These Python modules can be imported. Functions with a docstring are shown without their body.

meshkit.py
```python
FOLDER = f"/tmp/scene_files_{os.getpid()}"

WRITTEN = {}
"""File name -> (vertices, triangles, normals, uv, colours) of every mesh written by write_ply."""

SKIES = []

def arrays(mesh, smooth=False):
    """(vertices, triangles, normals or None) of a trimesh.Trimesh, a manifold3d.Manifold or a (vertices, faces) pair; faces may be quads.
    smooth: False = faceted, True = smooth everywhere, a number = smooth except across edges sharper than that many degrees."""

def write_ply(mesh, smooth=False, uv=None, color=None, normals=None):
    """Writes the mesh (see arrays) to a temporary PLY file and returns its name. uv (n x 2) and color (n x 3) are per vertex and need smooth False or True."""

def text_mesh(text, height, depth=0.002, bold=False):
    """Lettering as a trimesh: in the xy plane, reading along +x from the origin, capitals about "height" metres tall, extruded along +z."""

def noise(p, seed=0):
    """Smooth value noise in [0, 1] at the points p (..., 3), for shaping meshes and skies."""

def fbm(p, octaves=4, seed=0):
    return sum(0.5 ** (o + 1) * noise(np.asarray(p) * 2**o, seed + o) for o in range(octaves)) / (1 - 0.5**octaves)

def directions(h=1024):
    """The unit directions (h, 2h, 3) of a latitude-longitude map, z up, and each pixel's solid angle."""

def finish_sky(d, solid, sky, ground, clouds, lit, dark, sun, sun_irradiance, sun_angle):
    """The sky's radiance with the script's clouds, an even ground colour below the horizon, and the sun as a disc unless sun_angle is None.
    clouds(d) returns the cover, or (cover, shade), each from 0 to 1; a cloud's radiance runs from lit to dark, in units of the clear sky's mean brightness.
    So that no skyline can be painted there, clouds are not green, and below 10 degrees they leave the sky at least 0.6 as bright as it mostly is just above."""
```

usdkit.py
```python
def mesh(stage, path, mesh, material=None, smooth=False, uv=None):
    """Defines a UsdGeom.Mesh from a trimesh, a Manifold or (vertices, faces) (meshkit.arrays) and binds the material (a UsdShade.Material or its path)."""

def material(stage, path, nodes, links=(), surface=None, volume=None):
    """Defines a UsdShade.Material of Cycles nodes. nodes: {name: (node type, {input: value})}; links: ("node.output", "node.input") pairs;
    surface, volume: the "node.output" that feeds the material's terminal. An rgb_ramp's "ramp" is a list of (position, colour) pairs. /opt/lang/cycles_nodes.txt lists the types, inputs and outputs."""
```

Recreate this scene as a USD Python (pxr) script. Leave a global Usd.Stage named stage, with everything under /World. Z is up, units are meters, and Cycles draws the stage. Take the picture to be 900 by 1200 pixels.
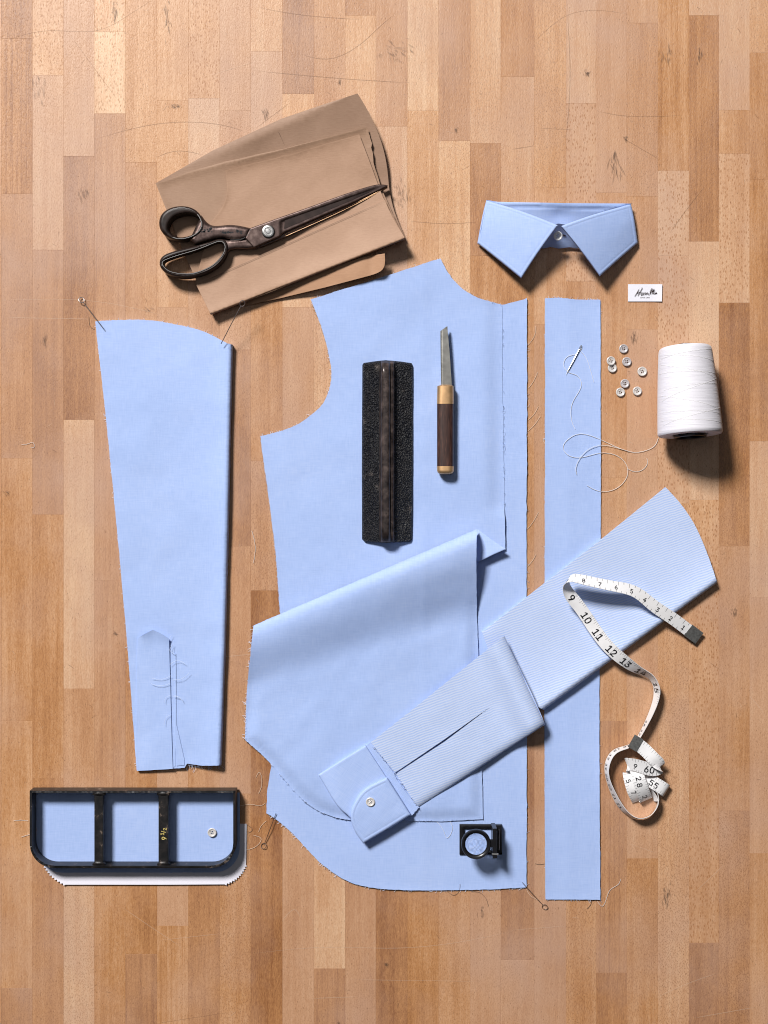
import math, random
import numpy as np, trimesh, shapely, manifold3d as m3
from shapely.geometry import Polygon, Point, LineString
from shapely import affinity
from scipy.spatial import Delaunay
from scipy.interpolate import RBFInterpolator, CubicSpline
import usdkit, meshkit
from pxr import Usd, UsdGeom, UsdLux, UsdShade, Sdf, Gf, Vt

stage = Usd.Stage.CreateInMemory()
UsdGeom.SetStageUpAxis(stage, 'Z')
UsdGeom.SetStageMetersPerUnit(stage, 1.0)
UsdGeom.Xform.Define(stage, '/World')
rng = np.random.default_rng(7)

# ---------------------------------------------------------------- camera, lamps, exposure
CAM_H = 1.5
cam = UsdGeom.Camera.Define(stage, '/World/camera')
cam.CreateHorizontalApertureAttr(36.0)
cam.CreateFocalLengthAttr(60.0)
cam.CreateClippingRangeAttr((0.05, 50.0))
cam.AddTranslateOp().Set((0, 0, CAM_H))
cam.CreateExposureAttr(0.0)

def rect_light(name, pos, target, w, h, intensity, color):
    l = UsdLux.RectLight.Define(stage, '/World/' + name)
    l.CreateWidthAttr(w); l.CreateHeightAttr(h)
    l.CreateIntensityAttr(intensity); l.CreateColorAttr(Gf.Vec3f(*color))
    p, t = Gf.Vec3d(*pos), Gf.Vec3d(*target)
    up = Gf.Vec3d(0, 1, 0.01)
    l.AddTransformOp().Set(Gf.Matrix4d().SetLookAt(p, t, up).GetInverse())
    return l
KEY_DIST, KEY_EL = 9.0, math.radians(44)
kd = np.array([-0.545, 0.838]) * math.cos(KEY_EL)
rect_light('key_softbox', (kd[0]*KEY_DIST, kd[1]*KEY_DIST, math.sin(KEY_EL)*KEY_DIST), (0, 0, 0), 1.72, 1.72, 150.0, (1.0, 0.98, 0.955))
rect_light('overhead_softbox', (0.1, 0.5, 3.2), (0, 0, 0), 2.6, 2.6, 0.52, (0.95, 0.97, 1.0))

# ---------------------------------------------------------------- helpers
used = {}
def numbered(parent, name):
    k = (parent, name); n = used.get(k, 0); used[k] = n + 1
    return name if n == 0 else f'{name}_{n:03d}'
def say(p, label=None, cat=None, group=None, kind=None):
    for k, v in (('label', label), ('category', cat), ('group', group), ('kind', kind)):
        if v: p.SetCustomDataByKey(k, v)
def P(px, py, z=0.0):
    """The point at height z that the overhead camera sees at photo pixel (px, py); one pixel is a millimetre on the table."""
    s = (1 - np.asarray(z, float) / CAM_H) / 1000.0
    return np.stack(np.broadcast_arrays((np.asarray(px, float) - 450) * s, (600 - np.asarray(py, float)) * s, np.asarray(z, float)), -1)
class Thing:
    def __init__(self, name, label=None, cat=None, base=(0, 0, 0), group=None, kind=None):
        self.path = '/World/' + numbered('', name)
        self.base = np.array(base, float)
        x = UsdGeom.Xform.Define(stage, self.path); x.AddTranslateOp().Set(Gf.Vec3d(*map(float, base)))
        self.prim = x.GetPrim(); say(self.prim, label, cat, group, kind)
    def part(self, name, mesh, mat, smooth=40, parent=None, label=None, kind=None, prim=None):
        v, f = mesh if isinstance(mesh, tuple) else (meshkit.arrays(mesh)[:2])
        pp = parent or self.path
        path = pp + '/' + numbered(pp, name)
        m = usdkit.mesh(stage, path, (np.asarray(v, float) - self.base, f), mat, smooth=smooth)
        if prim:
            for k, val in prim.items():
                UsdGeom.PrimvarsAPI(m).CreatePrimvar(k, Sdf.ValueTypeNames.Color3fArray, 'vertex').Set(Vt.Vec3fArray([Gf.Vec3f(*val)] * len(v)))
        say(m.GetPrim(), label, kind=kind)
        return path
def cat_meshes(ms):
    vs, fs, n = [], [], 0
    for v, f in ms:
        vs.append(v); fs.append(np.asarray(f) + n); n += len(v)
    return np.vstack(vs), np.vstack(fs)
def fix(v, f):
    t = trimesh.Trimesh(v, f, process=False); t.fix_normals(); return np.array(t.vertices), np.array(t.faces)

def ring_points(ring, step):
    c = np.asarray(ring.coords)[:-1]; out = []
    for a, b in zip(c, np.roll(c, -1, 0)):
        n = max(1, int(math.ceil(np.linalg.norm(b - a) / step)))
        out += [a + (b - a) * k / n for k in range(n)]
    return np.array(out)
def sheet(poly, ztop, thick=0.0005, zbot=None, step=6.0, fray=0.0, seed=1, bstep=None, rings_at=()):
    """A sheet with thickness over a plan outline given in photo pixels; ztop(px, py, d) in metres with d the distance to the edge."""
    if not isinstance(poly, Polygon): poly = Polygon(poly)
    poly = poly.buffer(0); bstep = bstep or step * 0.7
    r = np.random.default_rng(seed)
    rings = [poly.exterior] + list(poly.interiors)
    bp = [ring_points(x, bstep) for x in rings]
    if fray: bp = [b + r.normal(0, fray, b.shape) + fray * 7 * np.stack([und(b[:, 0], b[:, 1], 22, seed + 5) - .5, und(b[:, 0], b[:, 1], 22, seed + 6) - .5], -1) for b in bp]
    poly2 = Polygon(bp[0], [b for b in bp[1:]]).buffer(0)
    B = np.vstack(bp)
    x0, y0, x1, y1 = poly.bounds
    gx, gy = np.meshgrid(np.arange(x0, x1, step), np.arange(y0, y1, step * 0.87))
    gx[1::2] += step / 2
    g = np.stack([gx.ravel(), gy.ravel()], -1) + r.normal(0, step * 0.04, (gx.size, 2))
    inner = poly2.buffer(-0.45 * bstep)
    extra = []
    for q in rings_at:                                              # rows of points that follow the edge, where the cloth rolls over
        off = poly2.buffer(-q, join_style='round')
        for pl_ in getattr(off, 'geoms', [off]):
            if not pl_.is_empty:
                for rr_ in [pl_.exterior] + list(pl_.interiors): extra.append(ring_points(rr_, max(bstep, .8)))
    if rings_at: inner = poly2.buffer(-(max(rings_at) + .5 * bstep))
    g = g[shapely.contains_xy(inner, g[:, 0], g[:, 1])] if not inner.is_empty else g[:0]
    pts = np.vstack([B, g] + extra)
    tri = Delaunay(pts).simplices
    c = pts[tri].mean(1)
    tri = tri[shapely.contains_xy(poly2, c[:, 0], c[:, 1])]
    a = pts[tri]; area = np.cross(a[:, 1] - a[:, 0], a[:, 2] - a[:, 0])
    tri = tri[np.abs(area) > 1e-6]; area = area[np.abs(area) > 1e-6]
    tri = np.where((area > 0)[:, None], tri[:, ::-1], tri)          # px y runs down: flip so that it faces up
    d = shapely.distance(shapely.boundary(poly2), shapely.points(pts))
    zt = np.broadcast_to(np.asarray(ztop(pts[:, 0], pts[:, 1], d), float), (len(pts),))
    zb = zt - thick if zbot is None else np.broadcast_to(np.asarray(zbot(pts[:, 0], pts[:, 1], d), float), (len(pts),))
    top = P(pts[:, 0], pts[:, 1], zt)
    bot = np.column_stack([top[:, :2], zb])
    n = len(pts)
    e = np.vstack([tri[:, [0, 1]], tri[:, [1, 2]], tri[:, [2, 0]]])
    key = {}
    for i, j in e: key[(i, j)] = 1
    be = np.array([(i, j) for (i, j) in key if (j, i) not in key])
    side = np.vstack([np.column_stack([be[:, 1], be[:, 0], be[:, 0] + n]), np.column_stack([be[:, 1], be[:, 0] + n, be[:, 1] + n])])
    return np.vstack([top, bot]), np.vstack([tri, tri[:, ::-1] + n, side])
def spline(pts, n=60, closed=False):
    p = np.asarray(pts, float)
    if closed: p = np.vstack([p, p[:1]])
    t = np.concatenate([[0], np.cumsum(np.sqrt(np.linalg.norm(np.diff(p[:, :3], axis=0), axis=1) + 1e-9))])
    cs = CubicSpline(t, p, bc_type='periodic' if closed else 'natural')
    u = np.linspace(0, t[-1], n, endpoint=not closed)
    return cs(u)
def curve(pts, n=40): return [tuple(x) for x in spline(pts, n)]
def tube(pts, r, sides=6, closed=False, caps=True):
    p = np.asarray(pts, float); m = len(p)
    t = (np.roll(p, -1, 0) - np.roll(p, 1, 0)) if closed else np.gradient(p, axis=0)
    t /= np.linalg.norm(t, axis=1, keepdims=True) + 1e-12
    ref = np.where(np.abs(t[:, 2:]) < 0.9, [0, 0, 1.0], [1.0, 0, 0])
    a = np.cross(t, ref); a /= np.linalg.norm(a, axis=1, keepdims=True) + 1e-12
    b = np.cross(t, a); ang = np.arange(sides) * 2 * math.pi / sides
    rr = np.broadcast_to(r, (m,))[:, None, None]
    v = (p[:, None] + rr * (np.cos(ang)[None, :, None] * a[:, None] + np.sin(ang)[None, :, None] * b[:, None])).reshape(-1, 3)
    f = []
    for i in range(m if closed else m - 1):
        i2 = (i + 1) % m
        for j in range(sides):
            j2 = (j + 1) % sides
            f += [[i*sides+j, i*sides+j2, i2*sides+j2], [i*sides+j, i2*sides+j2, i2*sides+j]]
    if not closed and caps:
        for j in range(1, sides - 1):
            f += [[0, j, j + 1], [(m-1)*sides, (m-1)*sides+j+1, (m-1)*sides+j]]
    return fix(v, np.array(f))
def lathe(profile, n=40, axis_pts=None):
    """profile: (r, h) list; closed solid about +z."""
    pr = np.asarray(profile, float); k = len(pr); ang = np.arange(n) * 2 * math.pi / n
    v = np.stack([pr[:, None, 0] * np.cos(ang), pr[:, None, 0] * np.sin(ang), np.repeat(pr[:, 1:2], n, 1)], -1).reshape(-1, 3)
    f = []
    for i in range(k - 1):
        for j in range(n):
            j2 = (j + 1) % n
            f += [[i*n+j, i*n+j2, (i+1)*n+j2], [i*n+j, (i+1)*n+j2, (i+1)*n+j]]
    t = trimesh.Trimesh(v, np.array(f)); t.merge_vertices(); t.update_faces(t.nondegenerate_faces()); t.fix_normals()
    return np.array(t.vertices), np.array(t.faces)
def move(mesh, T):
    v, f = mesh; return np.asarray(v) @ T[:3, :3].T + T[:3, 3], f
def rbf(ctrl):
    c = np.asarray(ctrl, float); fn = RBFInterpolator(c[:, :2] / 100, c[:, 2], kernel='thin_plate_spline', smoothing=0.0)
    return lambda x, y: fn(np.column_stack([x, y]) / 100) / 1000.0
def sstep(a, b, x):
    t = np.clip((x - a) / (b - a), 0, 1); return t * t * (3 - 2 * t)
def und(x, y, s=70.0, seed=3, octv=3):
    return meshkit.fbm(np.stack([np.asarray(x) / s, np.asarray(y) / s, np.zeros_like(x) + 0.3], -1), octv, seed)
def rounded(r, d):
    """height lost towards an edge rounded with radius r, d from the edge (same unit)."""
    q = np.clip(r - d, 0, r); return r - np.sqrt(np.maximum(r * r - q * q, 0))

# ---------------------------------------------------------------- materials
L = '/World/Looks/'
UsdGeom.Scope.Define(stage, '/World/Looks')
def mat(name, nodes, links, surface='p.BSDF'): return usdkit.material(stage, L + name, nodes, links, surface=surface)
def simple(name, color, rough=0.5, metal=0.0, noise_amt=0.12, scale=300, bump=0.0, **kw):
    c = np.array(color)
    return mat(name, {'g': ('geometry', {}), 'n': ('noise_texture', {'scale': scale, 'detail': 4}),
                      'r': ('rgb_ramp', {'ramp': [(0.3, c * (1 - noise_amt)), (0.7, np.minimum(c * (1 + noise_amt), 1))]}),
                      'b': ('bump', {'strength': bump, 'distance': 0.0005}),
                      'p': ('principled_bsdf', {'roughness': rough, 'metallic': metal, **kw})},
               [('g.position', 'n.vector'), ('n.fac', 'r.fac'), ('r.color', 'p.base_color')] + ([('n.fac', 'b.height'), ('b.normal', 'p.normal')] if bump else []))

def wood_material():
    N, K = {}, []
    N['g'] = ('geometry', {})
    N['a1'] = ('attribute', {'attribute': 'stave'}); N['s1'] = ('separate_color', {})
    N['a2'] = ('attribute', {'attribute': 'grain'}); N['s2'] = ('separate_color', {})
    K += [('a1.color', 's1.color'), ('a2.color', 's2.color')]
    N['off'] = ('combine_xyz', {}); N['m7'] = ('math', {'math_type': 'multiply', 'value2': 7.0}); N['m3'] = ('math', {'math_type': 'multiply', 'value2': 3.7})
    K += [('s1.r', 'm7.value1'), ('s1.r', 'm3.value1'), ('m7.value', 'off.x'), ('m3.value', 'off.y'), ('m3.value', 'off.z')]
    N['pos'] = ('vector_math', {'math_type': 'add'}); K += [('g.position', 'pos.vector1'), ('off.vector', 'pos.vector2')]
    def noise(n, src, sc, detail=3, rough=0.5, dist=0.0):
        N['mp' + n] = ('mapping', {'scale': sc}); N[n] = ('noise_texture', {'scale': 1.0, 'detail': detail, 'roughness': rough, 'distortion': dist})
        K.extend([(src, f'mp{n}.vector'), (f'mp{n}.vector', n + '.vector')])
    noise('nl', 'pos.vector', (150, 4.5, 1), 3, 0.55, 0.4)
    noise('nf', 'pos.vector', (1500, 45, 1), 2, 0.6)
    noise('nb', 'g.position', (7, 5, 1), 4, 0.6)
    noise('ng', 'pos.vector', (800, 190, 1), 3, 0.6)
    noise('nk', 'g.position', (16, 6, 1), 3, 0.6)
    noise('ns', 'pos.vector', (26, 10, 1), 2, 0.5)
    # growth lines
    N['mpw'] = ('mapping', {'scale': (48, 3.2, 1)}); N['w'] = ('wave_texture', {'wave_type': 'bands', 'bands_direction': 'x', 'profile': 'saw', 'scale': 1.0, 'distortion': 9.0, 'detail': 3.0, 'detail_scale': 0.55, 'detail_roughness': 0.5})
    K += [('pos.vector', 'mpw.vector'), ('mpw.vector', 'w.vector')]
    N['wp'] = ('math', {'math_type': 'power', 'value2': 3.0}); K += [('w.fac', 'wp.value1')]
    def voro(n, sc, rot, thr, soft, keep):
        N['mp' + n] = ('mapping', {'scale': sc, 'rotation': (0, 0, rot)}); N[n] = ('voronoi_texture', {'feature': 'f1', 'scale': 1.0, 'randomness': 1.0, 'dimensions': '2D'})
        N[n + 't'] = ('map_range', {'from_min': thr, 'from_max': thr - soft, 'to_min': 0.0, 'to_max': 1.0, 'clamp': True})
        N[n + 'c'] = ('separate_color', {}); N[n + 'k'] = ('math', {'math_type': 'greater_than', 'value2': keep}); N[n + 'm'] = ('math', {'math_type': 'multiply'})
        K.extend([('pos.vector', f'mp{n}.vector'), (f'mp{n}.vector', n + '.vector'), (n + '.distance', n + 't.value'), (n + '.color', n + 'c.color'), (n + 'c.r', n + 'k.value1'), (n + 't.result', n + 'm.value1'), (n + 'k.value', n + 'm.value2')])
    voro('vf', (1050, 330, 1), 0.04, 0.33, 0.2, 0.35)
    voro('vr', (360, 150, 1), 0.12, 0.30, 0.16, 0.35)
    voro('vd', (210, 90, 1), 0.3, 0.10, 0.05, 0.80)
    def mth(n, op, a, b, c=None):
        vals = {}
        for k, x in (('value1', a), ('value2', b), ('value3', c)):
            if isinstance(x, str): K.append((x, f'{n}.{k}'))
            elif x is not None: vals[k] = x
        N[n] = ('math', {'math_type': op, **vals}); return n + '.value'
    t = mth('t0', 'multiply_add', 's1.g', 0.62, 0.12)                 # tone, -1..1 stored as given
    t = mth('t1', 'multiply_add', 'nl.fac', 0.50, t)
    t = mth('t2', 'multiply_add', 'nf.fac', 0.26, t)
    t = mth('t3', 'multiply_add', 'ns.fac', 0.44, t)
    t = mth('t3b', 'multiply_add', 'ng.fac', 0.62, t)
    t = mth('t3c', 'multiply_add', 'nk.fac', 0.30, t)
    t = mth('t3d', 'subtract', t, 0.65)
    wv = mth('wv', 'multiply', 'wp.value', 's2.r')
    t = mth('t4', 'multiply_add', wv, 0.15, t)
    t = mth('t5', 'subtract', t, 0.10)
    N['ramp'] = ('rgb_ramp', {'ramp': [(0.0, (0.68, 0.445, 0.272)), (0.3, (0.55, 0.305, 0.160)), (0.6, (0.425, 0.200, 0.080)), (1.0, (0.20, 0.075, 0.028))]})
    K.append((t, 'ramp.fac'))
    f1 = mth('f1', 'multiply', 'vfm.value', 's2.b'); f1 = mth('f1b', 'multiply', f1, 0.62)
    f2 = mth('f2', 'multiply', 'vrm.value', 's2.g'); f2 = mth('f2b', 'multiply', f2, 0.75)
    N['c1'] = ('mix_color', {'b': (0.20, 0.085, 0.04)}); N['c2'] = ('mix_color', {'b': (0.30, 0.12, 0.04)}); N['c3'] = ('mix_color', {'b': (0.46, 0.285, 0.205)}); N['c4'] = ('mix_color', {'b': (0.16, 0.08, 0.04)})
    K += [('ramp.color', 'c3.a'), ('c3.result', 'c1.a'), (f1, 'c1.fac'), ('c1.result', 'c2.a'), (f2, 'c2.fac')]
    N['bm'] = ('map_range', {'from_min': 0.45, 'from_max': 0.75, 'to_min': 0.0, 'to_max': 0.6, 'clamp': True}); K.append(('nb.fac', 'bm.value'))
    gr = mth('gr', 'add', 'bm.result', 's1.b'); gr = mth('grc', 'minimum', gr, 0.8)
    K.append((gr, 'c3.fac'))
    d = mth('vd2', 'multiply', 'vdm.value', 0.6)
    K += [('c2.result', 'c4.a'), (d, 'c4.fac'), ('c4.result', 'p.base_color')]
    h = mth('h1', 'multiply_add', 'vfm.value', -0.6, 'nf.fac'); h = mth('h2', 'multiply_add', 'vrm.value', -0.4, h); h = mth('h3', 'multiply_add', 'ng.fac', 0.8, h)
    N['b'] = ('bump', {'strength': 0.45, 'distance': 0.0003}); K += [(h, 'b.height'), ('b.normal', 'p.normal')]
    N['rg'] = ('map_range', {'from_min': 0.3, 'from_max': 0.7, 'to_min': 0.36, 'to_max': 0.52}); K += [('nb.fac', 'rg.value'), ('rg.result', 'p.roughness')]
    N['p'] = ('principled_bsdf', {'specular_ior_level': 0.5})
    return mat('beech_wood', N, K)
WOOD = wood_material()

def cloth_material(name, base, stripe=0.0, ang=0.0, fine=0.30):
    N, K = {'g': ('geometry', {}), 'r': ('mapping', {'rotation': (0, 0, ang)})}, [('g.position', 'r.vector')]
    def noise(n, sc, detail=2, src='r.vector'):
        N['mp' + n] = ('mapping', {'scale': sc}); N[n] = ('noise_texture', {'scale': 1.0, 'detail': detail, 'roughness': 0.55}); K.extend([(src, f'mp{n}.vector'), (f'mp{n}.vector', n + '.vector')])
    def mth(n, op, a, b, c=None):
        vals = {}
        for k, x in (('value1', a), ('value2', b), ('value3', c)):
            if isinstance(x, str): K.append((x, f'{n}.{k}'))
            elif x is not None: vals[k] = x
        N[n] = ('math', {'math_type': op, **vals}); return n + '.value'
    noise('a', (780, 70, 1), 3); noise('b', (70, 780, 1), 3); noise('c', (9, 9, 9), 3)
    N['sx'] = ('separate_xyz', {}); K.append(('r.vector', 'sx.vector'))
    s1 = mth('s1', 'sine', mth('q1', 'multiply', 'sx.x', 2 * math.pi / 0.00062), 0.0)
    s2 = mth('s2', 'sine', mth('q2', 'multiply', 'sx.y', 2 * math.pi / 0.00062), 0.0)
    w = mth('w', 'multiply', s1, s2)
    f = mth('f0', 'multiply_add', 'a.fac', 0.54, -0.16); f = mth('f1', 'multiply_add', 'b.fac', 0.54, f); f = mth('f2', 'multiply_add', w, fine, f); f = mth('f3', 'multiply_add', 'c.fac', 0.38, f)
    b = np.array(base)
    white = np.array([0.80, 0.80, 0.84])
    N['ramp'] = ('rgb_ramp', {'ramp': [(0.2, b * 0.86), (0.55, b), (0.95, b * 0.78 + white * 0.22)]}); K.append((f, 'ramp.fac'))
    col = 'ramp.color'
    if stripe:
        noise('sw', (60, 34, 1))
        ph = mth('ph', 'multiply_add', 'sw.fac', 7.0, mth('q3', 'multiply', 'sx.y', 2 * math.pi / 0.0027))
        st = mth('st', 'sine', ph, 0.0); st = mth('stb', 'multiply_add', st, 0.5 * stripe, 0.5 * stripe)
        N['mx'] = ('mix_color', {'b': tuple(np.array([0.66, 0.68, 0.76]))}); K += [(col, 'mx.a'), (st, 'mx.fac')]; col = 'mx.result'
    N['bp'] = ('bump', {'strength': 0.35, 'distance': 0.00025}); K += [(f, 'bp.height'), ('bp.normal', 'p.normal')]
    N['p'] = ('principled_bsdf', {'roughness': 0.75, 'specular_ior_level': 0.2, 'sheen_weight': 0.08, 'sheen_roughness': 0.4}); K.append((col, 'p.base_color'))
    return mat(name, N, K)
BLUE = (0.347, 0.464, 0.775)
CLOTH = cloth_material('blue_oxford_cloth', BLUE)
CLOTH_TILT = cloth_material('blue_oxford_cloth_bias', BLUE, ang=math.radians(33))
SLEEVE = cloth_material('blue_striped_cloth', (0.345, 0.465, 0.76), stripe=0.58, ang=math.radians(-20))
LINT = simple('blue_thread', (0.62, 0.70, 0.88), 0.8, noise_amt=0.05)
WHITE_THREAD = simple('white_thread', (0.78, 0.76, 0.74), 0.7, noise_amt=0.03)
DARK_THREAD = simple('dark_thread', (0.16, 0.10, 0.07), 0.7)
TAN_THREAD = simple('tan_thread', (0.80, 0.64, 0.50), 0.7)
def kraft(name, m):
    T_ = lambda *c: tuple(np.array(c) * np.array(m))
    return mat(name, {'g': ('geometry', {}), 'n': ('noise_texture', {'scale': 900, 'detail': 3, 'roughness': 0.7}), 'm': ('mapping', {'scale': (160, 700, 1), 'rotation': (0, 0, -0.4)}),
                            'n2': ('noise_texture', {'scale': 1, 'detail': 4}), 'n3': ('noise_texture', {'scale': 22, 'detail': 3}),
                            'a': ('math', {'math_type': 'multiply_add', 'value2': 0.5}), 'b': ('math', {'math_type': 'multiply_add', 'value2': 0.5, 'value3': -0.25}), 'c': ('math', {'math_type': 'multiply_add', 'value2': 0.45}),
                            'r': ('rgb_ramp', {'ramp': [(0.15, T_(0.28, 0.165, 0.105)), (0.5, T_(0.345, 0.212, 0.142)), (0.85, T_(0.40, 0.256, 0.175))]}),
                            'bp': ('bump', {'strength': 0.3, 'distance': 0.0003}), 'p': ('principled_bsdf', {'roughness': 0.62, 'specular_ior_level': 0.35})},
            [('g.position', 'n.vector'), ('g.position', 'm.vector'), ('m.vector', 'n2.vector'), ('g.position', 'n3.vector'), ('n3.fac', 'b.value1'), ('n2.fac', 'a.value1'), ('b.value', 'a.value3'), ('n.fac', 'c.value1'), ('a.value', 'c.value3'), ('c.value', 'r.fac'), ('r.color', 'p.base_color'), ('n2.fac', 'bp.height'), ('bp.normal', 'p.normal')])
KRAFTS = {1: kraft('grey_kraft_paper', (.86, .85, .84)), 2: kraft('tan_kraft_paper', (.93, .92, .89)), 3: kraft('light_kraft_paper', (1.10, 1.08, 1.05)), 5: kraft('orange_kraft_paper', (1.12, 1.0, .84))}
BRONZE = mat('dark_scissor_steel', {'g': ('geometry', {}), 'n': ('noise_texture', {'scale': 120, 'detail': 5, 'roughness': 0.65}),
                                    'r': ('rgb_ramp', {'ramp': [(0.3, (0.05, 0.030, 0.026)), (0.55, (0.10, 0.066, 0.058)), (0.75, (0.17, 0.12, 0.105))]}), 'rr': ('map_range', {'to_min': 0.28, 'to_max': 0.5}), 'bp': ('bump', {'strength': 0.15, 'distance': 0.0003}), 'p': ('principled_bsdf', {'metallic': 0.7})},
             [('g.position', 'n.vector'), ('n.fac', 'r.fac'), ('n.fac', 'rr.value'), ('rr.result', 'p.roughness'), ('r.color', 'p.base_color'), ('n.fac', 'bp.height'), ('bp.normal', 'p.normal')])
BRONZE_EDGE = simple('ground_bronze_edge', (0.26, 0.16, 0.09), 0.4, 0.9, 0.3, 300)
HOLLOW = simple('darkened_blade_face', (0.035, 0.022, 0.019), 0.34, 0.55, 0.35, 90, 0.15)
LACQUER = simple('worn_black_lacquer', (0.020, 0.012, 0.010), 0.42, 0.0, 0.5, 150, 0.1, specular_ior_level=0.22)
STEEL = simple('polished_steel', (0.55, 0.54, 0.53), 0.3, 1.0, 0.1, 200)
PIN_STEEL = simple('dull_pin_steel', (0.22, 0.20, 0.20), 0.4, 0.9, 0.1, 200)
BLADE = simple('grey_blade_steel', (0.30, 0.29, 0.27), 0.42, 1.0, 0.2, 120, 0.1)
BRASS = simple('brass', (0.66, 0.41, 0.21), 0.46, 0.8, 0.15, 120, 0.1)
IRON = mat('pebbled_black_iron', {'g': ('geometry', {}), 'v': ('voronoi_texture', {'feature': 'smooth_f1', 'scale': 620, 'smoothness': 0.4}), 'n': ('noise_texture', {'scale': 260, 'detail': 5, 'roughness': 0.7}), 'n2': ('noise_texture', {'scale': 60, 'detail': 4}),
                                  'r': ('rgb_ramp', {'ramp': [(0.35, (0.005, 0.005, 0.007)), (0.66, (0.013, 0.012, 0.013)), (0.78, (0.12, 0.10, 0.09))]}), 'a': ('math', {'math_type': 'multiply_add', 'value2': 1.2}),
                                  'bp': ('bump', {'strength': 1.0, 'distance': 0.0022}), 'p': ('principled_bsdf', {'roughness': 0.3, 'specular_ior_level': 0.38})},
           [('g.position', 'v.vector'), ('g.position', 'n.vector'), ('g.position', 'n2.vector'), ('n2.fac', 'r.fac'), ('r.color', 'p.base_color'), ('n.fac', 'a.value1'), ('v.distance', 'a.value3'), ('a.value', 'bp.height'), ('bp.normal', 'p.normal')])
IRON_WORN = mat('worn_brown_iron', {'g': ('geometry', {}), 'n': ('noise_texture', {'scale': 90, 'detail': 6, 'roughness': 0.7}), 'v': ('voronoi_texture', {'scale': 260}), 'vt': ('map_range', {'from_min': 0.22, 'from_max': 0.12, 'clamp': True}),
                                    'r': ('rgb_ramp', {'ramp': [(0.35, (0.014, 0.011, 0.011)), (0.5, (0.05, 0.037, 0.034)), (0.68, (0.13, 0.095, 0.085))]}), 'm': ('mix_color', {'b': (0.012, 0.010, 0.010)}),
                                    'bp': ('bump', {'strength': 0.5, 'distance': 0.0008}), 'p': ('principled_bsdf', {'roughness': 0.27, 'metallic': 0.3})},
                [('g.position', 'n.vector'), ('g.position', 'v.vector'), ('v.distance', 'vt.value'), ('n.fac', 'r.fac'), ('r.color', 'm.a'), ('vt.result', 'm.fac'), ('m.result', 'p.base_color'), ('n.fac', 'bp.height'), ('bp.normal', 'p.normal')])
ROSEWOOD = mat('dark_rosewood', {'g': ('geometry', {}), 'm': ('mapping', {'scale': (900, 60, 400)}), 'n': ('noise_texture', {'scale': 1, 'detail': 4, 'roughness': 0.65}),
                                 'r': ('rgb_ramp', {'ramp': [(0.3, (0.016, 0.007, 0.006)), (0.55, (0.05, 0.022, 0.017)), (0.75, (0.13, 0.055, 0.035))]}), 'bp': ('bump', {'strength': 0.3, 'distance': 0.0004}), 'p': ('principled_bsdf', {'roughness': 0.42})},
               [('g.position', 'm.vector'), ('m.vector', 'n.vector'), ('n.fac', 'r.fac'), ('r.color', 'p.base_color'), ('n.fac', 'bp.height'), ('bp.normal', 'p.normal')])
BLACK = simple('black_enamel', (0.008, 0.008, 0.010), 0.3, 0.0, 0.2, 200)
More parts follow.
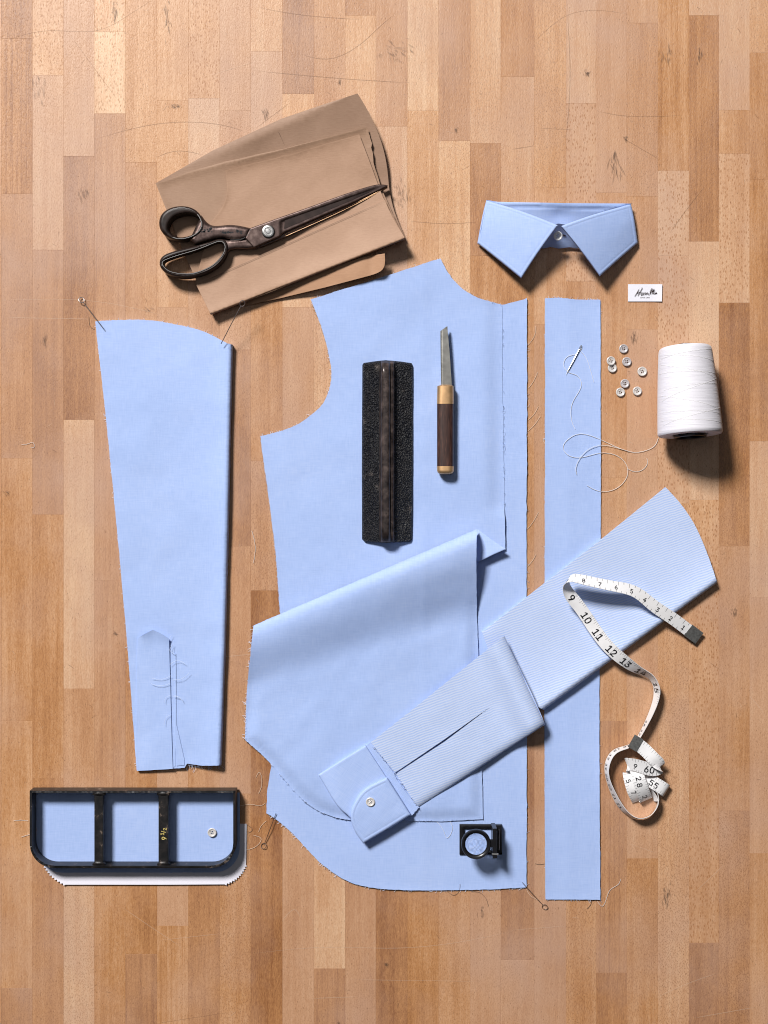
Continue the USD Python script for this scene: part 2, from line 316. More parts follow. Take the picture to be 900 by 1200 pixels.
STEEL_RULE = mat('blackened_steel_rule', {'g': ('geometry', {}), 'n': ('noise_texture', {'scale': 110, 'detail': 6, 'roughness': 0.7}),
                                          'r': ('rgb_ramp', {'ramp': [(0.4, (0.008, 0.008, 0.009)), (0.6, (0.022, 0.019, 0.019)), (0.70, (0.20, 0.15, 0.12))]}), 'bp': ('bump', {'strength': 0.5, 'distance': 0.0008}), 'p': ('principled_bsdf', {'roughness': 0.42, 'metallic': 0.1, 'specular_ior_level': 0.35})},
                 [('g.position', 'n.vector'), ('n.fac', 'r.fac'), ('r.color', 'p.base_color'), ('n.fac', 'bp.height'), ('bp.normal', 'p.normal')])
PAINT_Y = simple('yellow_paint', (0.52, 0.41, 0.13), 0.6)
PEARL = simple('pearl_button', (0.56, 0.53, 0.51), 0.25, 0.0, 0.12, 500)
PAPER = simple('white_card', (0.72, 0.71, 0.78), 0.6, noise_amt=0.02)
INTERFACING = simple('white_interfacing', (0.70, 0.68, 0.76), 0.8, noise_amt=0.04, scale=900, bump=0.1)
INK = simple('dark_brown_ink', (0.035, 0.018, 0.016), 0.6)
INK_K = simple('black_print', (0.012, 0.012, 0.014), 0.5)
INK_R = simple('red_print', (0.5, 0.08, 0.06), 0.5)
TAPE = simple('white_tape_vinyl', (0.74, 0.73, 0.74), 0.35, noise_amt=0.03, scale=150)
TAPE_EDGE = simple('grey_tape_metal', (0.16, 0.16, 0.155), 0.5, 0.6, 0.3, 400)
SPOOL = mat('wound_white_thread', {'g': ('geometry', {}), 'm': ('mapping', {'scale': (40, 1500, 40), 'rotation': (0, 0, 0.05)}), 'n': ('noise_texture', {'scale': 1, 'detail': 3}), 'm2': ('mapping', {'scale': (20, 420, 20), 'rotation': (0, 0, -0.10)}), 'n2': ('noise_texture', {'scale': 1, 'detail': 2}),
                                   'a': ('math', {'math_type': 'add'}), 'r': ('rgb_ramp', {'ramp': [(0.25, (0.60, 0.58, 0.63)), (0.6, (0.70, 0.68, 0.735))]}), 'bp': ('bump', {'strength': 0.5, 'distance': 0.0005}), 'p': ('principled_bsdf', {'roughness': 0.6, 'sheen_weight': 0.15})},
            [('g.position', 'm.vector'), ('m.vector', 'n.vector'), ('g.position', 'm2.vector'), ('m2.vector', 'n2.vector'), ('n.fac', 'a.value1'), ('n2.fac', 'a.value2'), ('n.fac', 'r.fac'), ('r.color', 'p.base_color'), ('a.value', 'bp.height'), ('bp.normal', 'p.normal')])
GLASS = mat('lens_glass', {'p': ('glass_bsdf', {'color': (0.97, 0.98, 1.0), 'roughness': 0.0, 'IOR': 1.5})}, [])
def faint(name, color, alpha):
    return mat(name, {'p': ('principled_bsdf', {'base_color': color, 'roughness': 0.6, 'alpha': alpha})}, [])
SCRATCH_D = faint('dark_scratch', (0.14, 0.075, 0.04), 0.30)
PENCIL = faint('pencil_line', (0.12, 0.06, 0.035), 0.5)
SCRATCH_P = faint('pale_scratch', (0.75, 0.58, 0.44), 0.24)
STAIN = faint('dark_stain', (0.10, 0.06, 0.04), 0.25)

# ---------------------------------------------------------------- the table top, stave by stave
table = Thing('table_top', 'beech butcher block table top of narrow glued staves', 'table', kind='structure')
XB = [-35, 1.5, 38, 74.5, 110.5, 147, 184, 220.5, 257.5, 294, 331, 368, 404.5, 440.5, 477.5, 514, 551, 587, 626, 663.5, 698.5, 734.5, 771, 807.5, 842.5, 878.5, 915, 951]
# per column: (lower end in pixels, tone -1 pale .. 1 dark, kind: p plain, r ray flecks, c growth lines, g greyed)
ST = [
 [(300, 0, 'p'), (700, .2, 'p'), (1240, .1, 'p')],
 [(45, .35, 'p'), (227, .3, 'c'), (537, .3, 'p'), (845, .1, 'p'), (1158, .1, 'p'), (1240, .4, 'p')],
 [(88, -.15, 'r'), (293, -.3, 'g'), (603, .4, 'g'), (912, .15, 'p'), (1240, .3, 'p')],
 [(183, -.1, 'g'), (492, .6, 'p'), (807, -.45, 'p'), (1036, .1, 'p'), (1240, -.4, 'f')],
 [(37, -.4, 'r'), (133, -.55, 'r'), (680, .25, 'c'), (1010, .3, 'c'), (1240, .1, 'p')],
 [(190, .0, 'p'), (480, .1, 'p'), (760, .2, 'p'), (1118, .3, 'p'), (1240, .45, 'c')],
 [(118, -.2, 'p'), (360, -.1, 'p'), (720, .1, 'p'), (1085, -.1, 'g'), (1240, .1, 'c')],
 [(115, -.1, 'r'), (300, -.35, 'g'), (600, .1, 'p'), (930, .2, 'p'), (1240, .45, 'p')],
 [(130, -.1, 'p'), (410, -.05, 'p'), (640, .45, 'p'), (930, .25, 'p'), (1240, .0, 'f')],
 [(60, -.2, 'p'), (240, -.2, 'g'), (540, .15, 'p'), (692, .05, 'f'), (1240, .5, 'p')],
 [(110, .4, 'p'), (360, -.3, 'p'), (830, .1, 'p'), (1240, .1, 'g')],
 [(240, .1, 'p'), (520, -.25, 'f'), (900, .1, 'p'), (1135, -.35, 'p'), (1240, .35, 'c')],
 [(18, .2, 'p'), (280, -.25, 'p'), (700, .1, 'p'), (1240, .2, 'g')],
 [(148, .05, 'p'), (400, -.3, 'g'), (800, .1, 'p'), (1240, .6, 'p')],
 [(130, -.35, 'p'), (420, -.1, 'p'), (1240, .3, 'p')],
 [(165, .2, 'g'), (420, -.4, 'f'), (1240, .0, 'p')],
 [(168, -.35, 'f'), (300, .35, 'p'), (700, .1, 'p'), (1240, -.05, 'g')],
 [(90, .3, 'p'), (290, -.1, 'p'), (700, .1, 'p'), (1125, .55, 'p'), (1240, .15, 'p')],
 [(220, -.05, 'f'), (380, .0, 'p'), (860, .1, 'p'), (1240, .2, 'g')],
 [(121, -.35, 'g'), (330, -.2, 'r'), (640, .1, 'p'), (1050, .1, 'p'), (1240, .15, 'f')],
 [(226, .0, 'g'), (560, .1, 'p'), (845, .0, 'p'), (1140, .25, 'c'), (1240, .5, 'p')],
 [(27, .0, 'p'), (230, .1, 'f'), (386, .05, 'p'), (660, -.05, 'g'), (1006, -.1, 'p'), (1240, .2, 'f')],
 [(200, .2, 'c'), (300, -.45, 'r'), (590, -.3, 'r'), (820, -.1, 'f'), (1240, -.15, 'f')],
 [(18, -.3, 'g'), (283, .3, 'c'), (586, -.45, 'p'), (800, -.1, 'r'), (1105, .1, 'r'), (1240, .5, 'p')],
 [(129, -.4, 'g'), (180, .1, 'p'), (355, -.25, 'r'), (640, .5, 'f'), (950, .1, 'p'), (1240, .35, 'f')],
 [(62, -.1, 'f'), (210, .3, 'p'), (517, .2, 'p'), (700, -.25, 'p'), (1000, -.1, 'g'), (1240, .0, 'p')],
 [(500, 0, 'p'), (1240, 0.1, 'p')],
]
srng = random.Random(11)
def stave(x0, x1, y0, y1, drop):
    c, T = 0.15, 36.0
    xs = [x0 + 0.01, x1 - 0.01]; ys = [y0 + 0.005, y1 - 0.005]
    def quad(i, z): return [(xs[0] + i, ys[0] + i, z), (xs[1] - i, ys[0] + i, z), (xs[1] - i, ys[1] - i, z), (xs[0] + i, ys[1] - i, z)]
    q = quad(0, -T) + quad(0, -c - drop) + quad(c, -drop)
    v = np.array([((x - 450) / 1000, (600 - y) / 1000, z / 1000) for x, y, z in q])
    f = []
    for k in (0, 4):
        for i in range(4):
            j = (i + 1) % 4; f += [[k+i, k+4+j, k+j], [k+i, k+4+i, k+4+j]]
    f += [[8, 10, 9], [8, 11, 10], [0, 1, 2], [0, 2, 3]]
    return fix(v, np.array(f))
for ci, col in enumerate(ST):
    y = -45.0
    for (ye, tone, kind) in col:
        cath = {'c': 1.0, 'p': 0.18, 'g': 0.25, 'f': 0.1, 'r': 0.0}[kind] * srng.uniform(0.7, 1.1)
        ray = {'r': 0.85, 'f': 0.12}.get(kind, 0.0) * srng.uniform(0.8, 1.1)
        fl = {'f': 1.0, 'p': 0.55, 'c': 0.45, 'r': 0.3, 'g': 0.4}[kind] * srng.uniform(0.7, 1.1)
        grey = {'g': 0.36}.get(kind, srng.choice([0, 0, .1, .2, .28]))
        table.part('stave', stave(XB[ci], XB[ci + 1], y, ye, srng.uniform(0, 0.03)), WOOD, smooth=False,
                   prim={'stave': (srng.random(), tone + srng.uniform(-.06, .06), grey), 'grain': (cath, ray, fl)})
        y = ye
def ribbon_flat(pts, w, z):
    p = np.asarray(pts, float); t = np.gradient(p, axis=0); t /= np.linalg.norm(t, axis=1, keepdims=True) + 1e-9
    n = np.column_stack([-t[:, 1], t[:, 0]]); u = np.linspace(0, 1, len(p))
    ww = w * np.clip(np.minimum(u, 1 - u) * 6, 0.15, 1)[:, None] / 2
    v = np.vstack([P(*(p + n * ww).T, z), P(*(p - n * ww).T, z)]); k = len(p)
    f = []
    for i in range(k - 1): f += [[i, i + 1, k + i], [i + 1, k + i + 1, k + i]]
    f = np.array(f); a = v[f]; up = np.cross(a[:, 1] - a[:, 0], a[:, 2] - a[:, 0])[:, 2] > 0
    return v, np.where(up[:, None], f, f[:, ::-1])
dark_lines = [[(0,50),(55,36),(112,36),(150,18),(185,-4)], [(80,38),(112,82),(137,116)], [(115,162),(173,147),(227,143),(267,148),(292,156)], [(182,185),(207,177),(240,182)],
 [(350,63),(377,69),(400,65),(427,48),(443,33),(467,13)], [(300,8),(350,17),(423,23)], [(300,83),(400,92),(480,97)], [(622,53),(643,33),(667,17),(700,12),(737,17)], [(730,162),(773,187)], [(785,273),(805,245),(827,217)], [(600,175),(625,171)],
 [(665,18),(668,90),(664,160)], [(560,260),(523,262),(480,259)], [(700,130),(735,136),(800,135)], [(540,200),(558,190)], [(180,1200),(205,1196),(270,1186)], [(300,150),(340,120)], [(830,775),(845,786)],
 [(630,150),(672,152)]]
pale_lines = [[(300,1117),(383,1110),(467,1111),(550,1102),(605,1090)], [(767,1170),(805,1153),(842,1140)], [(813,1193),(887,1180)], [(143,1063),(175,1085),(213,1110)], [(240,90),(300,72)], [(0,352),(110,353),(200,372)], [(5,372),(112,374)], [(410,1148),(560,1150)], [(365,1170),(420,1168)], [(186,1102),(260,1094)], [(600,1090),(665,1085)], [(735,988),(770,1000)], [(850,1012),(815,1045)], [(260,770),(300,766)], [(300,200),(250,214)], [(490,20),(500,80)], [(330,1080),(345,1066),(352,1075)], [(878,815),(895,835)]]
dk = [ribbon_flat(curve(l, 26), srng.uniform(0.35, 0.75), 0.00025) for l in dark_lines]
pl = [ribbon_flat(curve(l, 26), srng.uniform(0.5, 0.9), 0.00022) for l in pale_lines]
for k in range(380):                                       # tiny nicks of years of cutting
    x, y, a, ln = srng.uniform(0, 900), srng.uniform(0, 1200), srng.gauss(1.2, 0.7), srng.uniform(1.5, 9)
    seg = [(x, y), (x + math.cos(a) * ln * .5 + srng.uniform(-.6, .6), y + math.sin(a) * ln * .5), (x + math.cos(a) * ln, y + math.sin(a) * ln)]
    (dk if srng.random() < .6 else pl).append(ribbon_flat(curve(seg, 6), srng.uniform(.3, .65), 0.0003 + .000001 * k))
table.part('dark_scratches', cat_meshes(dk), SCRATCH_D, smooth=False, kind='stuff')
table.part('pale_scratches', cat_meshes(pl), SCRATCH_P, smooth=False, kind='stuff')
stain = []
for (x, y, w, h, n) in [(203,124,5,2.5,9), (134,8,3,16,10), (196,20,3,22,9), (687,85,4,3,9), (721,188,7,24,16), (731,162,3,3,7), (311,130,5,8,8), (97,226,6,9,7), (820,62,4,10,8), (744,392,4,7,9), (861,714,5,7,6), (781,1045,6,10,14), (780,60,10,12,9), (534,150,2,3,4), (398,94,1.5,2.5,5), (565,1066,2,6,5), (133,741,2,2,6), (451,1130,1.5,1.5,4), (465,60,24,14,16), (470,226,14,16,14), (45,100,10,18,8), (5,577,4,2,4), (52,396,6,12,6), (396,1197,2,3,5), (170,362,5,3,4), (735,700,3,6,3)]:
    for k in range(2 * n):
        cx, cy = srng.gauss(x, w * .45), srng.gauss(y, h * .45); ln = srng.uniform(1.0, 2.2 + h * .25); a = srng.gauss(1.55, .16) if h > w else srng.gauss(.4, .5)
        stain.append(ribbon_flat([(cx, cy), (cx + math.cos(a) * ln, cy + math.sin(a) * ln), (cx + 2 * math.cos(a) * ln, cy + 2 * math.sin(a) * ln)], srng.uniform(.7, 2.0), .0007 + .000002 * len(stain)))
table.part('dark_marks', cat_meshes(stain), STAIN, smooth=False, kind='stuff')

# ---------------------------------------------------------------- fabric pieces
def fringe(line, n, zf, length=(2, 7), side=1, r=0.00016, seed=0, spread=0.5, curl=1.0):
    """loose yarn ends along a raw edge (line in pixels)."""
    g = random.Random(seed); ls = LineString(line); out = []
    for _ in range(n):
        s = g.random() * ls.length; p = np.array(ls.interpolate(s).coords[0]); q = np.array(ls.interpolate(min(s + 1, ls.length)).coords[0]); q0 = np.array(ls.interpolate(max(s - 1, 0)).coords[0])
        t = (q - q0) / (np.linalg.norm(q - q0) + 1e-9); nn = np.array([-t[1], t[0]]) * side
        ln = g.uniform(*length) * (g.random() ** .8 + .15); a = g.gauss(0, spread); d = nn * math.cos(a) + t * math.sin(a); e = np.array([-d[1], d[0]]) * g.gauss(0, .35) * curl
        pts = [p - d * .8, p + d * ln * .4 + e * ln * .3, p + d * ln * .8 + e * ln]
        z0 = zf(p[0], p[1]); c = spline([(x, y, z) for (x, y), z in zip(pts, (z0, max(z0 * .7, .0005), .0007))], 6)
        out.append(tube(P(c[:, 0], c[:, 1], c[:, 2]), r, 3, caps=False))
    return cat_meshes(out)
def base_of(px, py): return tuple(P(px, py, 0.0))

# lower shirt front, seen as the strip along the right and the curved hem
zA = lambda x, y: 0.0009 + 0.0020 * und(x, y, 80, 4) + .0005 * np.exp(-np.abs(np.asarray(x, float) - 497) / 3)
A_hem = curve([(312,953),(322,959),(350,984),(370,1006),(388,1021),(406,1032),(428,1039),(450,1042),(490,1043.5),(540,1043),(580,1042),(617,1040)], 60)
A = [(369,356),(514,308),(526,326),(545,345),(566,355),(588,357)] + curve([(588,357),(603,354),(617.5,349.5)], 8) + [(617.5,500),(617,700),(617.5,900)] + A_hem[::-1] + [(313.5,925),(318,897),(300,865),(332,800),(333,722),(311,516),(340,509),(372,491),(387,474),(394,446),(392,424),(385,396),(377,372)]
lo = Thing('shirt_front_panel', 'large lowest blue shirt front whose curved hem runs along the bottom', 'fabric piece', base_of(465, 700), group=None)
lo.part('cloth', sheet(A, lambda x, y, d: zA(x, y) + 0.0008 * sstep(6, 0, d) * und(x, y, 20, 9), step=7, fray=0.18), CLOTH)
lo.part('frayed_hem', cat_meshes([fringe(A_hem, 120, zA, (1.5, 5), 1, seed=1), fringe([(617.5,352),(617.5,1040)], 60, zA, (1.5, 5), -1, seed=2)]), LINT, smooth=False, kind='stuff')

# upper shirt front: the upper section, then a pleat, then the folded lower section
zB = lambda x, y: 0.0013 + zA(x, y) + 0.0038 * und(x, y, 75, 6) + .0012 * und(np.asarray(x, float) + .6 * np.asarray(y, float), y, 38, 17)
arm = curve([(364,351),(373,373),(381,398),(387,425),(388,445),(379,472),(366,485),(351,496),(330,505),(305,511)], 50)
neck = curve([(516,303),(524,318),(535,332),(550,344),(566,351),(588.5,357)], 26)
B1 = [(364,351),(440,327),(516,303)] + neck[1:] + [(589,450),(590.5,560),(592,643),(562,657),(545,690),(400,742),(334,765),(328,716)] + curve([(328,716),(322,640),(313,570),(305,511)], 20)[1:] + arm[::-1][1:-1]
def zB1(x, y, d):
    w_ = sstep(566, 587, x) * sstep(610, 590, y)
    dl = np.clip(((y - 621) - (x - 561) * .72) / 1.232, 0, 22)
    tipz = 0
    return zB(x, y) * (1 - w_) + (zA(x, y) + .0006) * w_ + tipz + 0.0004 * sstep(5, 0, d) * und(x, y, 18, 8)
up = Thing('shirt_front_panel', 'blue shirt front with armhole and neckline cut, folded across in a diagonal pleat', 'fabric piece', base_of(440, 620))
up.part('upper_section', sheet(B1, zB1, step=6, fray=0.15), CLOTH)
TIP = curve([(560,620.5),(572,629),(583,637),(593,643.5)], 14) + [(578,650),(563,657.5),(557,659),(556,640)]
up.part('pleat_tip', sheet(TIP, lambda x, y, d: zB(x, y) + .0012 + .00019 * np.clip((x - 561) * .545 + (y - 620) * .838, 0, 40) - .0007 * (1 - np.sqrt(np.clip(1 - np.clip(1 - d / 2.0, 0, 1) ** 2, 0, 1))), step=2.5, bstep=1.5, rings_at=(.5, 1.2, 2.0), thick=.0006), CLOTH)
RA, RB = np.array([297., 733.]), np.array([559., 620.])
rt = (RB - RA) / np.linalg.norm(RB - RA); rn = np.array([-rt[1], rt[0]])      # points down the picture
B2curve = curve([(287,867),(303,881),(318,896),(342,924),(366,946),(390,957),(409,961)], 30)
B2 = [tuple(RA + (RB - RA) * k / 40) for k in range(41)] + [(558,660),(559,720),(561.5,800),(564,880),(566,960),(520,962.5),(478,962)] + B2curve[::-1] + curve([(287,867),(289,815),(293,770),(297,733)], 14)[1:-1]
def zB2(x, y, d):
    q = (x - RA[0]) * rn[0] + (y - RA[1]) * rn[1]; t = np.clip(((x - RA[0]) * rt[0] + (y - RA[1]) * rt[1]) / np.linalg.norm(RB - RA), 0, 1)
    h = (0.011 + 0.012 * t) * (1 + .12 * (und(x, y, 50, 21) - .5)); wid = 58 + 30 * t
    rise = np.sqrt(np.clip(1 - (1 - np.clip(q / 13.0, 0, 1)) ** 2, 0, 1))
    hump = h * np.where(q < 13, 0.30 + 0.70 * rise, 0.5 + 0.5 * np.cos(math.pi * np.clip((q - 13) / wid, 0, 1)))
    w_ = sstep(60, 105, q) * sstep(16, 0, d) * .85
    return (0.0009 + zB(x, y)) * (1 - w_) + (zA(x, y) + .0007) * w_ + hump + 0.0022 * (und(x, y, 45, 12) - .3) * sstep(10, 80, q) + .0006 * sstep(6, 0, d) * und(x, y, 22, 13)
up.part('folded_section', sheet(B2, zB2, rings_at=(.6, 1.6, 3, 5, 7.5), step=4.5, fray=0.12, bstep=3), CLOTH)
up.part('frayed_edge', cat_meshes([fringe([(305,511),(313,570),(322,640),(328,716)], 140, zB, (2, 8), -1, seed=3, spread=.7), fringe(arm, 60, zB, (1, 3.5), 1, seed=4), fringe([(297,733),(293,770),(289,815),(287,867)], 45, zB, (1.5, 6), 1, seed=5),
                                   fringe(B2curve, 40, zB, (1, 3), 1, seed=6), fringe([(364,351),(516,303)], 40, zB, (1, 3), -1, seed=7), fringe(neck, 25, zB, (1, 3), -1, seed=8), fringe([(409,961),(478,962),(566,960)], 40, zB, (1, 3.5), 1, seed=9),
                                   fringe([(589,360),(590,560),(592,640)], 30, zB, (1, 4), -1, seed=10)]), LINT, smooth=False, kind='stuff')

# folded sleeve on the left
S_top = curve([(111.5,376.5),(140,375),(178,375.5),(205,380),(235,387),(253,395),(262,400)], 40)
S_r = [(272.5,403.5),(270,500),(267.5,620),(264,760),(259,897)]
SL = S_top + [(266,402)] + S_r + [(238,897.5),(219,895),(216,900),(160,902.5)] + curve([(160,902.5),(151,780),(137,620),(123,480),(111.5,376.5)], 30)[1:-1]
def zS(x, y, d=None):
    xr = np.interp(y, [403, 500, 620, 760, 897], [272.5, 270, 267.5, 264, 259]); e = xr - x
    return 0.0010 + 0.0075 * np.exp(-np.clip(e - 5, 0, None) / 22) - 0.005 * (1 - np.sqrt(np.clip(1 - np.clip(1 - e / 6, 0, 1) ** 2, 0, 1))) + .0046 * und(x, y, 75, 31) + .0010 * und(np.asarray(x, float), np.asarray(y, float), 24, 37) + .0012 * sstep(880, 900, y) * und(x, y, 14, 33)
sl = Thing('sleeve_piece', 'flat folded light blue sleeve with cut placket slit, lying on the left', 'sleeve', base_of(190, 640))
sl.part('cloth', sheet(SL, lambda x, y, d: zS(x, y), rings_at=(.5, 1.2, 2.2, 3.6, 5.4), step=5, fray=.12, bstep=3, zbot=lambda x, y, d: np.minimum(zS(x, y) - .0006, .0012) * 0 + .0002), CLOTH)
PL = [(161,748),(169,743),(179,738)] + curve([(179,738),(188,742),(198,748.5)], 6)[1:] + [(199.5,800),(201,860),(202.5,901),(160.5,903.5),(159,880)]
sl.part('placket', sheet(PL, lambda x, y, d: zS(x, y) + .0034 * np.exp(-np.clip(y - np.interp(x, [160, 179, 198], [748, 738, 748.5]), 0, None) / 9) * sstep(160, 168, x) + .0007 + .0008 * sstep(162, 176, x) * (0.7 + .6 * und(x, y, 25, 35)), step=4, bstep=3, thick=.0008), CLOTH)
sl.part('placket_strip', sheet([(204.2,765),(206,766),(207,850),(216,890),(216,896.5),(207,897.5),(205,860)], lambda x, y, d: zS(x, y) + .0008, step=3, thick=.0004), CLOTH)
sl.part('frayed_edge', cat_meshes([fringe([(216,896),(238,898),(259,897)], 40, lambda x, y: .004, (3, 9), 1, seed=41, spread=.9, curl=2), fringe([(112,377),(123,480),(137,620),(151,780),(160,900)], 40, lambda x, y: .001, (1, 4), 1, seed=42), fringe(S_top, 30, lambda x, y: .001, (1, 3.5), -1, seed=43)]), LINT, smooth=False, kind='stuff')
slit = []
for k, pts in enumerate([[(199,779),(208,774),(217,778)], [(200,792),(190,796),(178,795)], [(199,801),(187,804),(177,801)], [(203,797),(214,795),(222,788)], [(200,815),(194,818),(193,824)], [(204,815),(210,817),(214,822)], [(199,838),(194,842),(193,850)], [(203,816),(209,817)], [(198,750),(201,744)], [(203,755),(199,762),(204,766)]]):
    c = spline(pts, 8); slit.append(tube(P(c[:, 0], c[:, 1], zS(c[:, 0], c[:, 1]) + .0040), .00018, 4))
sl.part('loose_yarn', cat_meshes(slit), LINT, smooth=False, kind='stuff')
dark = sheet([(199.8,752),(204.5,760),(206,897),(203,900)], lambda x, y, d: zS(x, y) + .0004, step=3, thick=.0003)
sl.part('slit_lining', dark, CLOTH)

# straight strip
zT = lambda x, y, d=None: 0.0007 + .0024 * und(x, y, 60, 51) + .0006 * np.exp(-np.abs(np.asarray(x, float) - 667) / 4)
ST_top = curve([(638.5,349.5),(655,349),(672,350.5),(703.5,351.5)], 12)
STR = ST_top + curve([(703.5,351.5),(704,600),(702.5,800),(703.5,1054.5)], 30)[1:] + [(670,1054),(639,1054)] + curve([(639,1054),(638,800),(638.5,600),(638.5,349.5)], 30)[1:-1]
sp = Thing('fabric_strip', 'long narrow straight strip of blue shirt cloth under the needle', 'fabric piece', base_of(670, 700))
sp.part('cloth', sheet(STR, lambda x, y, d: zT(x, y) + .0008 * sstep(5, 0, d) * und(x, y, 16, 53), step=6, fray=.12), CLOTH)
sp.part('frayed_edge', cat_meshes([fringe(ST_top, 30, zT, (1, 4), -1, seed=52), fringe([(703.5,1054.5),(639,1054)], 30, zT, (1, 4), -1, seed=53), fringe([(703.5,352),(703.5,1054)], 25, zT, (1, 3), -1, seed=54), fringe([(638.5,352),(638.5,1054)], 25, zT, (1, 3), 1, seed=55)]), LINT, smooth=False, kind='stuff')

# striped sleeve, folded over on itself, with its cuff
U1 = [(565,741),(640,682),(711,627),(780,571)] + curve([(780,571),(794,586),(810,608),(823,634),(833,660),(840.5,683)], 20)[1:] + [(738.7,757.5),(637,832),(606,815),(585,790),(572,761)]
e1a, e1b = np.array([637., 832.]), np.array([840.5, 683.])
def line_d(x, y, a, b):
    t = (b - a) / np.linalg.norm(b - a); return (x - a[0]) * t[1] - (y - a[1]) * t[0]
def zU1(x, y, d=None):
    e = line_d(x, y, e1a, e1b) * (1 if line_d(600, 700, e1a, e1b) > 0 else -1)
    g = 0.5 + 0.5 * np.clip((760 - y) / 100, -1, 1) * 0
    z = 0.0042 + 0.0085 * np.exp(-np.clip(e - 5, 0, None) / 30) - .0055 * (1 - np.sqrt(np.clip(1 - np.clip(1 - e / 7, 0, 1) ** 2, 0, 1)))
    return z + .0018 * und(x, y, 70, 61) + .002 * np.exp(-(((x - 575) / 15) ** 2 + ((y - 742) / 15) ** 2))
ss = Thing('shirt_sleeve', 'finely striped light blue sleeve folded over and buttoned at its cuff', 'sleeve', base_of(630, 770))
ss.part('upper_fold', sheet(U1, lambda x, y, d: zU1(x, y), rings_at=(.5, 1.2, 2.2, 3.6, 5.4), step=5, bstep=3.2, fray=.06, zbot=lambda x, y, d: 0 * x + .0022), SLEEVE)
FA, FB = np.array([591., 745.]), np.array([639., 849.])
U2t = curve([(434.5,870),(480,834),(535,790),(591,745)], 24); U2b = [(639,849),(564.5,898),(490,947)]
slit_a = [(463.0,905.5),(520,867),(573.5,829.0)]; slit_b = [(573.5,829.6),(521,869.2),(464.0,906.7)]
U2 = U2t + curve([(591,745),(604,773),(622,810),(639,849)], 14)[1:] + U2b[1:] + slit_b[::-1] + slit_a[::-1]
def zU2(x, y, d=None):
    e = np.abs(line_d(x, y, FA, FB)); t = np.clip((y - 745) / 104, 0, 1)
    lo_e = np.abs(line_d(x, y, np.array([639., 849.]), np.array([490., 947.])))
    z = 0.0095 + 0.0165 * np.exp(-(np.clip(e - 13, 0, None) / 19) ** 2) * (.85 + .3 * t) - .008 * (1 - np.sqrt(np.clip(1 - np.clip(1 - e / 14, 0, 1) ** 2, 0, 1)))
    z = z + .004 * np.exp(-((e - 95) / 50) ** 2) - .005 * (1 - np.sqrt(np.clip(1 - np.clip(1 - lo_e / 10, 0, 1) ** 2, 0, 1)))
    return z + .0022 * (und(x, y, 55, 63) - .4)
ss.part('lower_fold', sheet(Polygon(U2).buffer(0), lambda x, y, d: zU2(x, y), rings_at=(.5, 1.2, 2.4, 4, 6, 8.5, 11.5), step=4.2, bstep=3, thick=.0006), SLEEVE)
ss.part('lower_fold_lining', sheet(Polygon(U2t + [(591,745),(639,849)] + U2b[1:]).buffer(-7), lambda x, y, d: np.minimum(zU2(x, y) - .0035, .0062), step=7, zbot=lambda x, y, d: 0 * x + .0045), CLOTH_TILT)
C0 = [(425,877),(434.5,869.5),(438,872)] + curve([(438,874),(452,893),(470,920),(491,946)], 10) + [(481,957),(470,950),(440,900)]
ss.part('raw_cuff_edge', sheet(C0, lambda x, y, d: .0085 + .0008 * und(x, y, 12, 65), step=3, thick=.004, fray=.25), CLOTH_TILT)
C1 = [(373,908),(400,891),(428.5,873.5),(455,914),(482,955),(455,972),(440,968),(410,958)] + curve([(410,957),(402,951),(393,941),(382,923),(373,908)], 12)[1:-1]
ss.part('cuff', sheet(C1, lambda x, y, d: .0118 - .0014 * rounded(1, np.clip(d / 2.2, 0, 1)) - .0002 * np.exp(-((d - 4.2) / .8) ** 2) - .0025 * sstep(400, 374, x) + .0006 * und(x, y, 20, 66), step=3, bstep=1.8, rings_at=(.4, 1.0, 2.0, 3.2), zbot=lambda x, y, d: 0 * x + .0052), CLOTH_TILT)
C2 = curve([(453.5,911),(438,918.5),(425,927),(416,939.5),(411,952),(412,964),(417.5,977),(426,988.5)], 40) + [(454,972),(481.5,955)]
def zC2(x, y, d):
    return .0158 - .0026 * (1 - np.sqrt(np.clip(1 - np.clip(1 - d / 3.0, 0, 1) ** 2, 0, 1))) - .00035 * np.exp(-((d - 4.6) / .8) ** 2) + .0014 * und(x, y, 22, 67) - .0018 * sstep(-6, 30, -((x - 426) * .53 - (y - 988.5) * -.85) * 0 + (y - 955) * .5)
ss.part('cuff_flap', sheet(C2, zC2, step=2.4, bstep=1.4, rings_at=(.35, .9, 1.8, 2.8, 3.9, 4.6, 5.3), zbot=lambda x, y, d: 0 * x + .0114), CLOTH_TILT)
ss.part('frayed_edge', cat_meshes([fringe(U2t[:3] and [(436,874),(463,906)], 22, lambda x, y: .012, (1.5, 4.5), 1, seed=71), fringe([(466,910),(490,947)], 22, lambda x, y: .012, (1.5, 4.5), 1, seed=72), fringe([(780,571),(810,608),(833,660),(840.5,683)], 25, lambda x, y: .004, (1, 2.5), -1, seed=73)]), LINT, smooth=False, kind='stuff')

